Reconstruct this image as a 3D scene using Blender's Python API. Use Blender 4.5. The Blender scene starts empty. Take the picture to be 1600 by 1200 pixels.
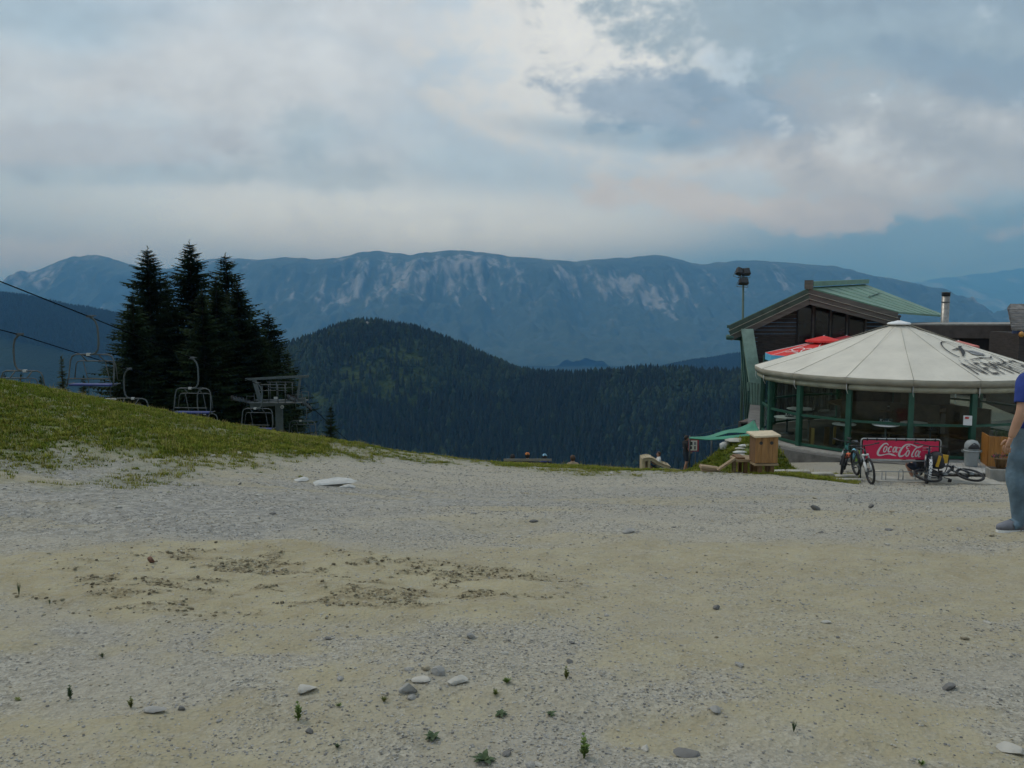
import bpy, bmesh, math, random
import numpy as np
from mathutils import Vector, Matrix, Euler
random.seed(7); rng = np.random.default_rng(7)
R = math.radians
S = bpy.context.scene
COL = S.collection

# ------------------------------------------------------------------ camera
PITCH = R(-5.49); F = 1300.0; EYE = 1.6
cd = bpy.data.cameras.new('camera'); cam = bpy.data.objects.new('camera', cd); COL.objects.link(cam)
cd.sensor_width = 36.0; cd.lens = 36.0 * F / 1600.0
cd.clip_start = 0.05; cd.clip_end = 90000.0
cam.location = (0, 0, EYE); cam.rotation_euler = (R(90) + PITCH, 0, 0)
S.camera = cam

# ------------------------------------------------------------------ light and exposure
SUN_EL, SUN_AZ = R(52), R(-62)          # azimuth measured from +Y towards +X
sl = bpy.data.lights.new('sun', 'SUN'); sl.energy = 1.25; sl.angle = R(10); sl.color = (1.0, 0.93, 0.82)
sun = bpy.data.objects.new('sun', sl); COL.objects.link(sun)
sd = Vector((math.sin(SUN_AZ) * math.cos(SUN_EL), math.cos(SUN_AZ) * math.cos(SUN_EL), math.sin(SUN_EL)))
sun.rotation_euler = sd.to_track_quat('Z', 'Y').to_euler()
S.view_settings.view_transform = 'Standard'; S.view_settings.look = 'None'
S.view_settings.exposure = -0.26; S.view_settings.gamma = 1.0; S.view_settings.use_curve_mapping = False
S.cycles.volume_bounces = 0; S.cycles.max_bounces = 4; S.cycles.diffuse_bounces = 2; S.cycles.glossy_bounces = 2; S.cycles.adaptive_threshold = .03; S.cycles.transparent_max_bounces = 32
S.cycles.volume_step_rate = 1.0
try:
    S.cycles.use_denoising = True
except Exception:
    pass

# ------------------------------------------------------------------ sky with clouds
W = bpy.data.worlds.new('World'); S.world = W; W.use_nodes = True
W.cycles.sampling_method = 'MANUAL'; W.cycles.sample_map_resolution = 256
def world_sky():
    nt = W.node_tree; N = nt.nodes; L = nt.links
    N.clear()
    out = N.new('ShaderNodeOutputWorld'); bg = N.new('ShaderNodeBackground'); bg.inputs[1].default_value = 0.1
    L.new(bg.outputs[0], out.inputs[0])
    sky = N.new('ShaderNodeTexSky'); sky.sky_type = 'NISHITA'; sky.sun_disc = False
    sky.sun_elevation = SUN_EL; sky.sun_rotation = SUN_AZ; sky.altitude = 1300; sky.dust_density = 2.0
    tc = N.new('ShaderNodeTexCoord'); sep = N.new('ShaderNodeSeparateXYZ'); L.new(tc.outputs['Generated'], sep.inputs[0])
    def m(op, a, b=None, c=None, clamp=False):
        n = N.new('ShaderNodeMath'); n.operation = op; n.use_clamp = clamp
        for i, v in enumerate((a, b, c)):
            if v is None: continue
            if isinstance(v, (int, float)): n.inputs[i].default_value = v
            else: L.new(v, n.inputs[i])
        return n.outputs[0]
    def sstep(v, lo, hi):
        n = N.new('ShaderNodeMapRange'); n.interpolation_type = 'SMOOTHSTEP'
        L.new(v, n.inputs[0]); n.inputs[1].default_value = lo; n.inputs[2].default_value = hi
        return n.outputs[0]
    def mix(a, b, f):
        n = N.new('ShaderNodeMix'); n.data_type = 'RGBA'
        for v, i in ((a, 6), (b, 7)):
            if isinstance(v, tuple): n.inputs[i].default_value = (*v, 1)
            else: L.new(v, n.inputs[i])
        if isinstance(f, (int, float)): n.inputs[0].default_value = f
        else: L.new(f, n.inputs[0])
        return n.outputs[2]
    x, y, z = sep.outputs
    az = m('ARCTAN2', x, y)
    el = m('ARCSINE', z)
    # noise on the sphere of directions, stretched so that clouds lie flat near the horizon
    def noise(sx, sz, scale, det, rough, off=0.0, dist=0.0):
        cmb = N.new('ShaderNodeCombineXYZ')
        L.new(m('MULTIPLY_ADD', az, sx, off), cmb.inputs[0]); L.new(m('MULTIPLY', el, sz), cmb.inputs[1])
        cmb.inputs[2].default_value = off
        n = N.new('ShaderNodeTexNoise'); n.noise_dimensions = '2D'; L.new(cmb.outputs[0], n.inputs['Vector'])
        n.inputs['Scale'].default_value = scale; n.inputs['Detail'].default_value = det; n.inputs['Roughness'].default_value = rough
        n.inputs['Distortion'].default_value = dist
        return n.outputs['Fac']
    n1 = noise(1, 2.4, 3.0, 3, .55, 3.1, .0)      # large, soft
    n2 = noise(1, 1.8, 9.0, 5, .60, 7.7, .0)     # billows
    n3 = noise(1, 1.3, 26.0, 3, .62, 1.3)         # wisps
    bil = m('ADD', m('MULTIPLY', m('SUBTRACT', n2, .5), 1.0), m('MULTIPLY', m('SUBTRACT', n3, .5), .45))
    def blob(px, py, wx, wy, rot=0.0, warp=.9, lo=1.15, hi=.55):
        a0 = math.atan((px - 800) / F); e0 = math.atan((475 - py) / F)
        wa, we = wx / F, wy / F
        da = m('SUBTRACT', az, a0); de = m('SUBTRACT', el, e0)
        c, s = math.cos(rot), math.sin(rot)
        u = m('DIVIDE', m('ADD', m('MULTIPLY', da, c), m('MULTIPLY', de, s)), wa)
        v = m('DIVIDE', m('SUBTRACT', m('MULTIPLY', de, c), m('MULTIPLY', da, s)), we)
        d = m('SQRT', m('ADD', m('MULTIPLY', u, u), m('MULTIPLY', v, v)))
        d = m('ADD', d, m('MULTIPLY', bil, warp * 2))
        return sstep(d, lo, hi)
    col = mix(sky.outputs[0], (5.3, 6.45, 7.4), .9)                  # thin bright overcast
    veil = sstep(n1, .35, .70)
    col = mix(col, (6.8, 7.3, 7.7), m('MULTIPLY', veil, .8))
    blue = (2.35, 4.0, 6.1)
    col = mix(col, (4.0, 5.6, 6.8), m('MULTIPLY', sstep(noise(1, 2.6, 2.0, 2, .5, 11.0), .52, .75), .55))
    # lit and slate parts of the weather in view
    for px, py, wx, wy, rot, warp, c, f, lo, hi in CLOUDS:
        col = mix(col, c, m('MULTIPLY', blob(px, py, wx, wy, rot, warp, lo, hi), f))
    tex = m('MULTIPLY_ADD', bil, .46, 1.20)
    vm = N.new('ShaderNodeVectorMath'); vm.operation = 'SCALE'; L.new(col, vm.inputs[0]); L.new(tex, vm.inputs['Scale'])
    L.new(vm.outputs[0], bg.inputs[0])
GREY = (3.2, 4.35, 5.2); SLATE = (2.2, 3.7, 5.0); LIT = (7.1, 7.35, 7.1); WARM = (6.3, 6.2, 6.1)
CLOUDS = [
    (1420, 392, 520, 80, .04, .25, (1.75, 3.35, 4.6), .88, 1.3, .35),
    (60, 345, 190, 50, .05, .35, (3.4, 5.4, 6.8), .45, 1.25, .35),
    (640, 350, 520, 60, -.03, .35, (8.2, 9.1, 9.6), .92, 1.35, .3),
    (920, 100, 260, 170, -.2, .8, (8.2, 8.5, 8.5), .9, 1.2, .4),
    (1370, 90, 420, 150, -.12, .95, GREY, .85, 1.15, .6),
    (1500, 65, 260, 60, -.15, .9, (3.0, 4.0, 5.0), .55, 1.3, .4),
    (1065, 182, 225, 58, -.16, .8, (2.8, 3.9, 5.1), .8, 1.15, .6),
    (970, 222, 200, 26, -.12, .3, SLATE, .55, 1.2, .3),
    (1120, 330, 230, 26, -.12, 1.3, (6.9, 6.8, 6.6), .8, 1.25, .55),
    (1330, 300, 200, 40, -.30, 1.3, (6.0, 6.2, 6.3), .7, 1.3, .5),
    (1500, 250, 260, 70, -.32, 1.2, (5.0, 5.5, 5.9), .75, 1.3, .5),
    (1530, 180, 190, 34, -.38, .9, (2.8, 3.9, 5.0), .7, 1.25, .45),
    (130, 262, 210, 34, .1, .9, (5.5, 6.1, 6.7), .7, 1.1, .7),
    (490, 218, 60, 38, 0, .9, (4.2, 5.4, 6.2), .5, 1.25, .45),
    (500, 283, 130, 26, -.05, .8, (4.2, 5.4, 6.2), .45, 1.25, .45),
    (200, 296, 190, 18, .05, .5, (3.8, 5.3, 6.4), .45, 1.25, .4),
]
world_sky()

# ------------------------------------------------------------------ helpers
def at(px, py, Y):
    """world point seen at photo pixel (px,py) at world depth Y"""
    u = (px - 800) / F; v = (600 - py) / F
    dy = math.cos(PITCH) - v * math.sin(PITCH); dz = math.sin(PITCH) + v * math.cos(PITCH)
    k = Y / dy
    return Vector((u * k, Y, EYE + dz * k))

def _h(ix, iy, s):
    h = (ix.astype(np.int64) * 374761393 + iy.astype(np.int64) * 668265263 + s * 974711) & 0x7fffffff
    h = ((h ^ (h >> 13)) * 1274126177) & 0x7fffffff
    return ((h ^ (h >> 16)) & 0xffff) / 65535.0
def vnoise(x, y, s=0):
    x = np.asarray(x, float); y = np.asarray(y, float)
    ix = np.floor(x); iy = np.floor(y); fx = x - ix; fy = y - iy
    fx = fx * fx * (3 - 2 * fx); fy = fy * fy * (3 - 2 * fy)
    a = _h(ix, iy, s); b = _h(ix + 1, iy, s); c = _h(ix, iy + 1, s); d = _h(ix + 1, iy + 1, s)
    return (a * (1 - fx) + b * fx) * (1 - fy) + (c * (1 - fx) + d * fx) * fy - .5
def fbm(x, y, o=5, s=0, rough=.5):
    t = 0; a = 1.0; f = 1.0
    for i in range(o):
        t = t + a * vnoise(x * f + i * 17.3, y * f - i * 9.1, s + i); a *= rough; f *= 2.03
    return t
def sst(a, b, v):
    t = np.clip((v - a) / (b - a), 0, 1); return t * t * (3 - 2 * t)

MATS = {}
def mat(name, col, rough=.75, var=.12, scale=6.0, bump=0.0, bscale=None, metal=0.0, col2=None, stretch=None, spec=None):
    if name in MATS: return MATS[name]
    m = bpy.data.materials.new(name); m.use_nodes = True; MATS[name] = m
    nt = m.node_tree; N = nt.nodes; L = nt.links; b = N['Principled BSDF']
    b.inputs['Roughness'].default_value = rough; b.inputs['Metallic'].default_value = metal
    if spec is not None: b.inputs['Specular IOR Level'].default_value = spec
    tc = N.new('ShaderNodeTexCoord'); vec = tc.outputs['Object']
    if stretch:
        mp = N.new('ShaderNodeMapping'); mp.inputs['Scale'].default_value = stretch; L.new(vec, mp.inputs[0]); vec = mp.outputs[0]
    n = N.new('ShaderNodeTexNoise'); n.inputs['Scale'].default_value = scale; n.inputs['Detail'].default_value = 5
    n.inputs['Roughness'].default_value = .6; L.new(vec, n.inputs['Vector'])
    mx = N.new('ShaderNodeMix'); mx.data_type = 'RGBA'
    c2 = col2 or tuple(c * (1 - 2 * var) for c in col)
    c1 = col if col2 else tuple(min(1, c * (1 + var)) for c in col)
    mx.inputs[6].default_value = (*c1, 1); mx.inputs[7].default_value = (*c2, 1)
    mr = N.new('ShaderNodeMapRange'); mr.inputs[1].default_value = .3; mr.inputs[2].default_value = .7
    L.new(n.outputs['Fac'], mr.inputs[0]); L.new(mr.outputs[0], mx.inputs[0]); L.new(mx.outputs[2], b.inputs['Base Color'])
    if bump:
        n2 = N.new('ShaderNodeTexNoise'); n2.inputs['Scale'].default_value = bscale or scale * 4; n2.inputs['Detail'].default_value = 4
        L.new(vec, n2.inputs['Vector'])
        bp = N.new('ShaderNodeBump'); bp.inputs['Strength'].default_value = bump; bp.inputs['Distance'].default_value = .02
        L.new(n2.outputs['Fac'], bp.inputs['Height']); L.new(bp.outputs[0], b.inputs['Normal'])
    return m

def tag(o, label=None, cat=None, group=None, kind=None):
    if label: o['label'] = label
    if cat: o['category'] = cat
    if group: o['group'] = group
    if kind: o['kind'] = kind
    return o
def empty(name, loc=(0, 0, 0), rz=0.0, rot=None):
    o = bpy.data.objects.new(name, None); o.empty_display_size = .2; COL.objects.link(o)
    o.location = loc; o.rotation_euler = rot if rot else (0, 0, rz)
    return o
def link(name, me, m=None, parent=None, loc=None):
    o = bpy.data.objects.new(name, me); COL.objects.link(o)
    if m is not None and not me.materials: me.materials.append(m)
    if parent is not None: o.parent = parent
    if loc is not None: o.location = loc
    return o
def copy_tree(o, parent=None):
    c = o.copy(); COL.objects.link(c); c.parent = parent
    for ch in o.children: copy_tree(ch, c)
    return c

class MB:
    """collects shapes and links them as one mesh object"""
    def __init__(s): s.v = []; s.f = []; s.sm = []
    def add(s, vs, fs, smooth=False):
        b = len(s.v); s.v += [tuple(v) for v in vs]; s.f += [tuple(b + i for i in f) for f in fs]; s.sm += [smooth] * len(fs); return s
    def box(s, c, size, rot=None, taper=1.0):
        hx, hy, hz = size[0] / 2, size[1] / 2, size[2] / 2
        vs = [Vector((sx * hx * (taper if sz > 0 else 1), sy * hy * (taper if sz > 0 else 1), sz * hz)) for sz in (-1, 1) for sx, sy in ((-1, -1), (1, -1), (1, 1), (-1, 1))]
        M = rot if isinstance(rot, Matrix) else (Euler(rot).to_matrix() if rot else None)
        if M: vs = [M @ v for v in vs]
        return s.add([v + Vector(c) for v in vs], [(3, 2, 1, 0), (4, 5, 6, 7), (0, 1, 5, 4), (1, 2, 6, 5), (2, 3, 7, 6), (3, 0, 4, 7)])
    def beam(s, a, b, w, h, up=(0, 0, 1)):
        a = Vector(a); b = Vector(b); d = (b - a); L = d.length; d = d / L
        side = d.cross(Vector(up)); side = side.normalized() if side.length > 1e-5 else Vector((1, 0, 0)); u = side.cross(d)
        vs = [p + side * sx * w / 2 + u * sz * h / 2 for p in (a, b) for sx, sz in ((-1, -1), (1, -1), (1, 1), (-1, 1))]
        return s.add(vs, [(3, 2, 1, 0), (4, 5, 6, 7), (0, 1, 5, 4), (1, 2, 6, 5), (2, 3, 7, 6), (3, 0, 4, 7)])
    def tube(s, pts, r, n=8, closed=False, smooth=True):
        pts = [Vector(p) for p in pts]; k = len(pts)
        rs = r if isinstance(r, (list, tuple)) else [r] * k
        vs = []; prev = None
        for i, p in enumerate(pts):
            t = (pts[(i + 1) % k] - pts[i - 1]) if closed else (pts[min(i + 1, k - 1)] - pts[max(i - 1, 0)])
            t = t.normalized() if t.length > 1e-9 else Vector((0, 0, 1))
            if prev is None: a = t.orthogonal().normalized()
            else:
                a = prev - t * prev.dot(t); a = a.normalized() if a.length > 1e-6 else t.orthogonal().normalized()
            prev = a; b = t.cross(a)
            for j in range(n):
                th = 2 * math.pi * j / n; vs.append(p + (a * math.cos(th) + b * math.sin(th)) * rs[i])
        fs = []
        for i in range(k if closed else k - 1):
            q = (i + 1) % k
            for j in range(n):
                fs.append((i * n + j, i * n + (j + 1) % n, q * n + (j + 1) % n, q * n + j))
        if not closed: fs += [tuple(reversed(range(n))), tuple((k - 1) * n + j for j in range(n))]
        return s.add(vs, fs, smooth)
    def lathe(s, prof, n=16, c=(0, 0, 0), smooth=True, a0=0.0):
        vs = []; fs = []
        for r, z in prof:
            for j in range(n):
                th = a0 + 2 * math.pi * j / n; vs.append((c[0] + r * math.cos(th), c[1] + r * math.sin(th), c[2] + z))
        for i in range(len(prof) - 1):
            for j in range(n): fs.append((i * n + j, i * n + (j + 1) % n, (i + 1) * n + (j + 1) % n, (i + 1) * n + j))
        fs += [tuple(reversed(range(n))), tuple((len(prof) - 1) * n + j for j in range(n))]
        return s.add(vs, fs, smooth)
    def prism(s, poly, d):
        """poly: list of 3D points (planar), extruded by vector d"""
        k = len(poly); d = Vector(d); P = [Vector(p) for p in poly]
        fs = [tuple(reversed(range(k))), tuple(range(k, 2 * k))] + [(i, (i + 1) % k, k + (i + 1) % k, k + i) for i in range(k)]
        return s.add(P + [p + d for p in P], fs)
    def mesh(s, name):
        me = bpy.data.meshes.new(name); me.from_pydata(s.v, [], s.f)
        me.polygons.foreach_set('use_smooth', s.sm); me.update()
        return me
    def build(s, name, m=None, parent=None, loc=None, bevel=0.0, normals=True):
        me = s.mesh(name)
        if normals or bevel:
            bm = bmesh.new(); bm.from_mesh(me)
            if normals: bmesh.ops.recalc_face_normals(bm, faces=bm.faces)
            if bevel:
                bmesh.ops.bevel(bm, geom=[e for e in bm.edges if len(e.link_faces) == 2 and e.calc_face_angle() > .5], offset=bevel, segments=1, affect='EDGES')
            bm.to_mesh(me); bm.free()
        return link(name, me, m, parent, loc)

def grid_mesh(name, X, Y, Z, smooth=True):
    ny, nx = X.shape
    v = np.stack([X, Y, Z], -1).reshape(-1, 3)
    i = np.arange(ny * nx).reshape(ny, nx)
    f = np.stack([i[:-1, :-1], i[:-1, 1:], i[1:, 1:], i[1:, :-1]], -1).reshape(-1, 4)
    me = bpy.data.meshes.new(name)
    me.vertices.add(len(v)); me.vertices.foreach_set('co', v.astype(np.float32).ravel())
    me.loops.add(f.size); me.loops.foreach_set('vertex_index', f.astype(np.int32).ravel())
    me.polygons.add(len(f)); me.polygons.foreach_set('loop_start', np.arange(0, f.size, 4, dtype=np.int32))
    me.polygons.foreach_set('loop_total', np.full(len(f), 4, np.int32))
    me.polygons.foreach_set('use_smooth', np.full(len(f), smooth, bool))
    me.update(calc_edges=True); me.validate()
    return me
def vattr(me, name, arr):
    a = me.attributes.new(name, 'FLOAT', 'POINT'); a.data.foreach_set('value', np.asarray(arr, np.float32).ravel())

def scatter(name, P, scale, var, rotz, meshes, parent=None, tilt=None):
    """geometry-node instances for uncountable stuff: grass, gravel, far-off wood"""
    me = bpy.data.meshes.new(name); me.vertices.add(len(P)); me.vertices.foreach_set('co', np.asarray(P, np.float32).ravel())
    vattr(me, 'sc', scale); vattr(me, 'rz', rotz); vattr(me, 'tl', tilt if tilt is not None else np.zeros(len(P)))
    a = me.attributes.new('va', 'INT', 'POINT'); a.data.foreach_set('value', np.asarray(var, np.int32))
    o = link(name, me, None, parent)
    ng = bpy.data.node_groups.new(name + '_nodes', 'GeometryNodeTree')
    ng.interface.new_socket('Geometry', in_out='INPUT', socket_type='NodeSocketGeometry')
    ng.interface.new_socket('Geometry', in_out='OUTPUT', socket_type='NodeSocketGeometry')
    N = ng.nodes; L = ng.links
    gi = N.new('NodeGroupInput'); go = N.new('NodeGroupOutput'); jn = N.new('GeometryNodeJoinGeometry'); L.new(jn.outputs[0], go.inputs[0])
    def na(nm, t='FLOAT'):
        n = N.new('GeometryNodeInputNamedAttribute'); n.data_type = t; n.inputs[0].default_value = nm; return n.outputs[0]
    cx = N.new('ShaderNodeCombineXYZ'); L.new(na('rz'), cx.inputs[2]); L.new(na('tl'), cx.inputs[0])
    sc = na('sc'); va = na('va', 'INT')
    for k, mm in enumerate(meshes):
        proto = bpy.data.objects.new(name + '_piece', mm)
        oi = N.new('GeometryNodeObjectInfo'); oi.inputs[0].default_value = proto
        cmp_ = N.new('FunctionNodeCompare'); cmp_.data_type = 'INT'; cmp_.operation = 'EQUAL'
        L.new(va, [i for i in cmp_.inputs if i.identifier == 'A_INT'][0]); [i for i in cmp_.inputs if i.identifier == 'B_INT'][0].default_value = k
        ip = N.new('GeometryNodeInstanceOnPoints')
        L.new(gi.outputs[0], ip.inputs['Points']); L.new(cmp_.outputs[0], ip.inputs['Selection']); L.new(oi.outputs['Geometry'], ip.inputs['Instance'])
        L.new(cx.outputs[0], ip.inputs['Rotation']); L.new(sc, ip.inputs['Scale'])
        L.new(ip.outputs[0], jn.inputs[0])
    md = o.modifiers.new('scatter', 'NODES'); md.node_group = ng
    return o

def text_mesh(s, size=1.0, extrude=0.0, bold=0.0, align='LEFT', space=1.0):
    c = bpy.data.curves.new('text', 'FONT'); c.body = s; c.size = size; c.extrude = extrude; c.offset = bold; c.align_x = align
    c.resolution_u = 3; c.space_character = space
    o = bpy.data.objects.new('text', c); COL.objects.link(o)
    dg = bpy.context.evaluated_depsgraph_get(); me = bpy.data.meshes.new_from_object(o.evaluated_get(dg))
    bpy.data.objects.remove(o); bpy.data.curves.remove(c)
    me.materials.clear()
    return me
# ------------------------------------------------------------------ near ground: heights through a smooth surface
CP = [  # x, y, z of points on the ground
]
def cpx(px, y, z): CP.append((y * (px - 800) / F, y, z))
for px in (-700, 100, 800, 1500, 2300):
    CP.append(((px - 800) / F * 14, -14, .55)); CP.append(((px - 800) / F * 8, -5, .2))
for px in (0, 400, 800, 1200, 1600):
    cpx(px, 3.1, -.16)
cpx(0, 5.5, -.30); cpx(500, 5.5, -.34); cpx(1000, 5.5, -.36); cpx(1600, 5.5, -.38)
cpx(0, 8.5, -.50); cpx(400, 8.5, -.62); cpx(900, 8.5, -.70); cpx(1600, 7.7, -.55); cpx(1900, 9, -.75)
cpx(0, 12, -.70); cpx(300, 14, -1.20); cpx(600, 14, -1.58); cpx(900, 14, -1.70); cpx(1250, 14, -1.74); cpx(1600, 14, -1.75); cpx(2000, 14, -1.75)
cpx(0, 19, -.23); cpx(-250, 19, .6); cpx(150, 20.5, -.78); cpx(300, 22, -1.45); cpx(500, 25, -2.5); cpx(600, 26, -3.0); cpx(700, 27, -3.50); cpx(800, 27.5, -3.80); cpx(900, 28, -3.92); cpx(1000, 27.5, -4.0); cpx(1060, 27, -4.02)
cpx(600, 20.5, -2.35); cpx(900, 21, -2.75); cpx(1180, 21, -2.70)
cpx(1350, 21.5, -3.06); cpx(1600, 21.5, -3.08); cpx(1950, 21.5, -3.1)
for x, y in ((10.5, 24.5), (14, 24), (18, 25), (24, 26), (12, 30), (16, 32), (24, 34), (15, 38), (18, 42), (28, 42)):
    CP.append((x, y, -3.2 if y < 27 else -3.55))
cpx(0, 26, -1.3); cpx(-250, 28, -.4); cpx(150, 29, -2.6); cpx(300, 30, -3.9); cpx(500, 34, -5.4); cpx(700, 36, -6.6); cpx(900, 37, -6.7); CP.append(tuple(at(1075, 735, 38.5))); CP.append(tuple(at(1040, 737, 36))); CP.append(tuple(at(1075, 748, 42)))
CP.append((12, 46, -9.0)); CP.append((19, 46, -3.8)); CP.append((9.0, 34, -5.6)); CP.append((9.5, 38, -7.0)); CP.append((10.2, 42, -8.2)); CP.append((22, 52, -5.0)); CP.append((6.5, 33, -5.3)); CP.append((7.5, 27.5, -3.9)); CP.append((7.5, 47, -8.5))
cpx(-100, 40, -5.5); cpx(300, 45, -9.0); cpx(600, 45, -10); cpx(900, 47, -10.5)
cpx(-100, 60, -13); cpx(300, 62, -15.5); cpx(600, 62, -16.5); cpx(900, 62, -17); cpx(1200, 62, -14)
for x in (-60, -20, 20, 60): CP.append((x, 84, -25))
CP.append((-60, 30, -1)); CP.append((-60, 0, 2.0)); CP.append((60, 0, -.2)); CP.append((60, 30, -3.4)); CP.append((40, 20, -2.8)); CP.append((40, 30, -3.6)); CP.append((40, 42, -3.9)); CP.append((30, 30, -3.5)); CP.append((34, 50, -5.5)); CP.append((60, 45, -6.5)); CP.append((20, 60, -8.5)); CP.append((40, 62, -11)); CP.append((22, 14, -1.75)); CP.append((40, 8, -.9)); CP.append((-60, 60, -14)); CP.append((60, 60, -12))
CP = np.array(CP)
def _tps(r2): return np.where(r2 > 0, .5 * r2 * np.log(np.maximum(r2, 1e-12)), 0)
def _fit():
    P = CP[:, :2] / 20; n = len(P)
    K = _tps(((P[:, None] - P[None]) ** 2).sum(-1)) + np.eye(n) * 2e-3
    A = np.zeros((n + 3, n + 3)); A[:n, :n] = K; A[:n, n] = 1; A[:n, n + 1:] = P; A[n, :n] = 1; A[n + 1:, :n] = P.T
    return np.linalg.solve(A, np.concatenate([CP[:, 2], np.zeros(3)]))
_wts = _fit()
def gbase(x, y):
    x = np.asarray(x, float) / 20; y = np.asarray(y, float) / 20; n = len(CP)
    z = _wts[n] + _wts[n + 1] * x + _wts[n + 2] * y
    for i in range(n):
        z = z + _wts[i] * _tps((x - CP[i, 0] / 20) ** 2 + (y - CP[i, 1] / 20) ** 2)
    return z
def grass_mask(x, y):
    x = np.asarray(x, float); y = np.asarray(y, float)
    px = 800 + F * x / np.maximum(y, 2.0)
    b = np.interp(px, [-600, 0, 150, 300, 420, 520, 640, 760, 900, 1060, 1150, 1185], [9.6, 10.6, 11.2, 12.0, 14.8, 18.6, 22.0, 22.6, 20.8, 21.8, 20.4, 20.4])
    n = fbm(x * .9, y * .5, 4, 31) * 3.0 + fbm(x * 3.1, y * 2.1, 3, 35) * 1.8
    m = sst(-1.6, 3.2, y - b + n) * (px < 1190)
    m = m * (.45 + .55 * sst(-.35, .25, fbm(x * .7 + 5, y * .6, 4, 77) + (y - b - 2) * .1))
    strip = (px >= 1185) * (px < 1900) * sst(20.35, 20.8, y + .25 * fbm(x * 2, y * 2, 3, 5) + .0 * x) * (1 - sst(22.9, 23.4, y)) * (px < 1350)
    return np.clip(m + strip, 0, 1)
def sand_mask(x, y):
    e = ((x + 1.75) / 2.6) ** 2 + ((y - 5.6) / 1.35) ** 2
    a = sst(1.25, .35, e + 1.3 * fbm(x * .9, y * 1.6, 4, 12))
    e2 = ((x - 1.8) / 3.6) ** 2 + ((y - 6.3) / 1.25) ** 2
    b = .85 * sst(1.4, .3, e2 + 1.4 * fbm(x * .8 + 3, y * 1.7, 4, 13))
    c = .65 * sst(.0, .35, fbm(x * .45, y * .9, 4, 15)) * sst(19, 12, y)
    d = .85 * sst(-.10, .25, fbm(x * 1.3 + 9, y * 1.8, 4, 19)) * sst(5.2, 4.4, y)
    return np.clip(np.maximum(np.maximum(a, b), np.maximum(c, d)), 0, 1)
def clod_mask(x, y):
    e = ((x + 1.55) / 2.0) ** 2 + ((y - 5.75) / .95) ** 2
    return sst(1.4, .35, e) * sst(.02, .22, fbm(x * 4.2, y * 7.5, 5, 41, .62) - .10 * e)
def stony_mask(x, y):
    e = ((x + 5.5) / 5.5) ** 2 + ((y - 10.2) / 3.2) ** 2; e2 = ((x - 3) / 7) ** 2 + ((y - 14) / 3.0) ** 2
    return np.clip(sst(1.3, .3, e + fbm(x * .7, y * 1.2, 4, 23) * 1.2) + .7 * sst(1.3, .3, e2 + fbm(x * .7, y * 1.2, 4, 24) * 1.4), 0, 1)
def gheight(x, y):
    z = gbase(x, y)
    near = sst(30, 12, y)
    z = z + near * (.10 * fbm(x * .35, y * .5, 4, 3) + .030 * fbm(x * 1.7, y * 2.4, 4, 8) + .018 * fbm(x * 7, y * 8, 3, 9))
    z = z + .035 * clod_mask(x, y) * (fbm(x * 17, y * 19, 3, 51) + .1) + .035 * sand_mask(x, y) * fbm(x * 2.2, y * 4, 4, 61) * near
    z = z + sst(10, 16, y) * grass_mask(x, y) * .10 * fbm(x * .8, y * .8, 4, 71)
    return z
def gz(x, y): return float(gheight(np.array([float(x)]), np.array([float(y)]))[0])
def hit(px, py, y0=1.5, y1=60):
    ys = np.geomspace(y0, y1, 700)
    p = at(px, py, 1.0); sx = p.x; szz = p.z - EYE
    below = (EYE + szz * ys) <= gheight(sx * ys, ys)
    i = int(np.argmax(below)) if below.any() else len(ys) - 1
    y = ys[i]; return Vector((sx * y, y, gz(sx * y, y)))

def axis(segs):
    out = []
    for a, b, n in segs: out += list(np.linspace(a, b, n, endpoint=False))
    return np.array(out + [segs[-1][1]])
gx = axis([(-62, -22, 45), (-22, -7, 90), (-7, 7, 330), (7, 22, 110), (22, 62, 40)])
gy = axis([(-16, 1.5, 25), (1.5, 9, 250), (9, 16, 110), (16, 32, 130), (32, 86, 90)])
GX, GY = np.meshgrid(gx, gy)
GZ = gheight(GX, GY)
gm = grid_mesh('ground', GX, GY, GZ)
vattr(gm, 'grass', grass_mask(GX, GY)); vattr(gm, 'sand', sand_mask(GX, GY)); vattr(gm, 'clod', clod_mask(GX, GY)); vattr(gm, 'stony', stony_mask(GX, GY))

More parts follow.
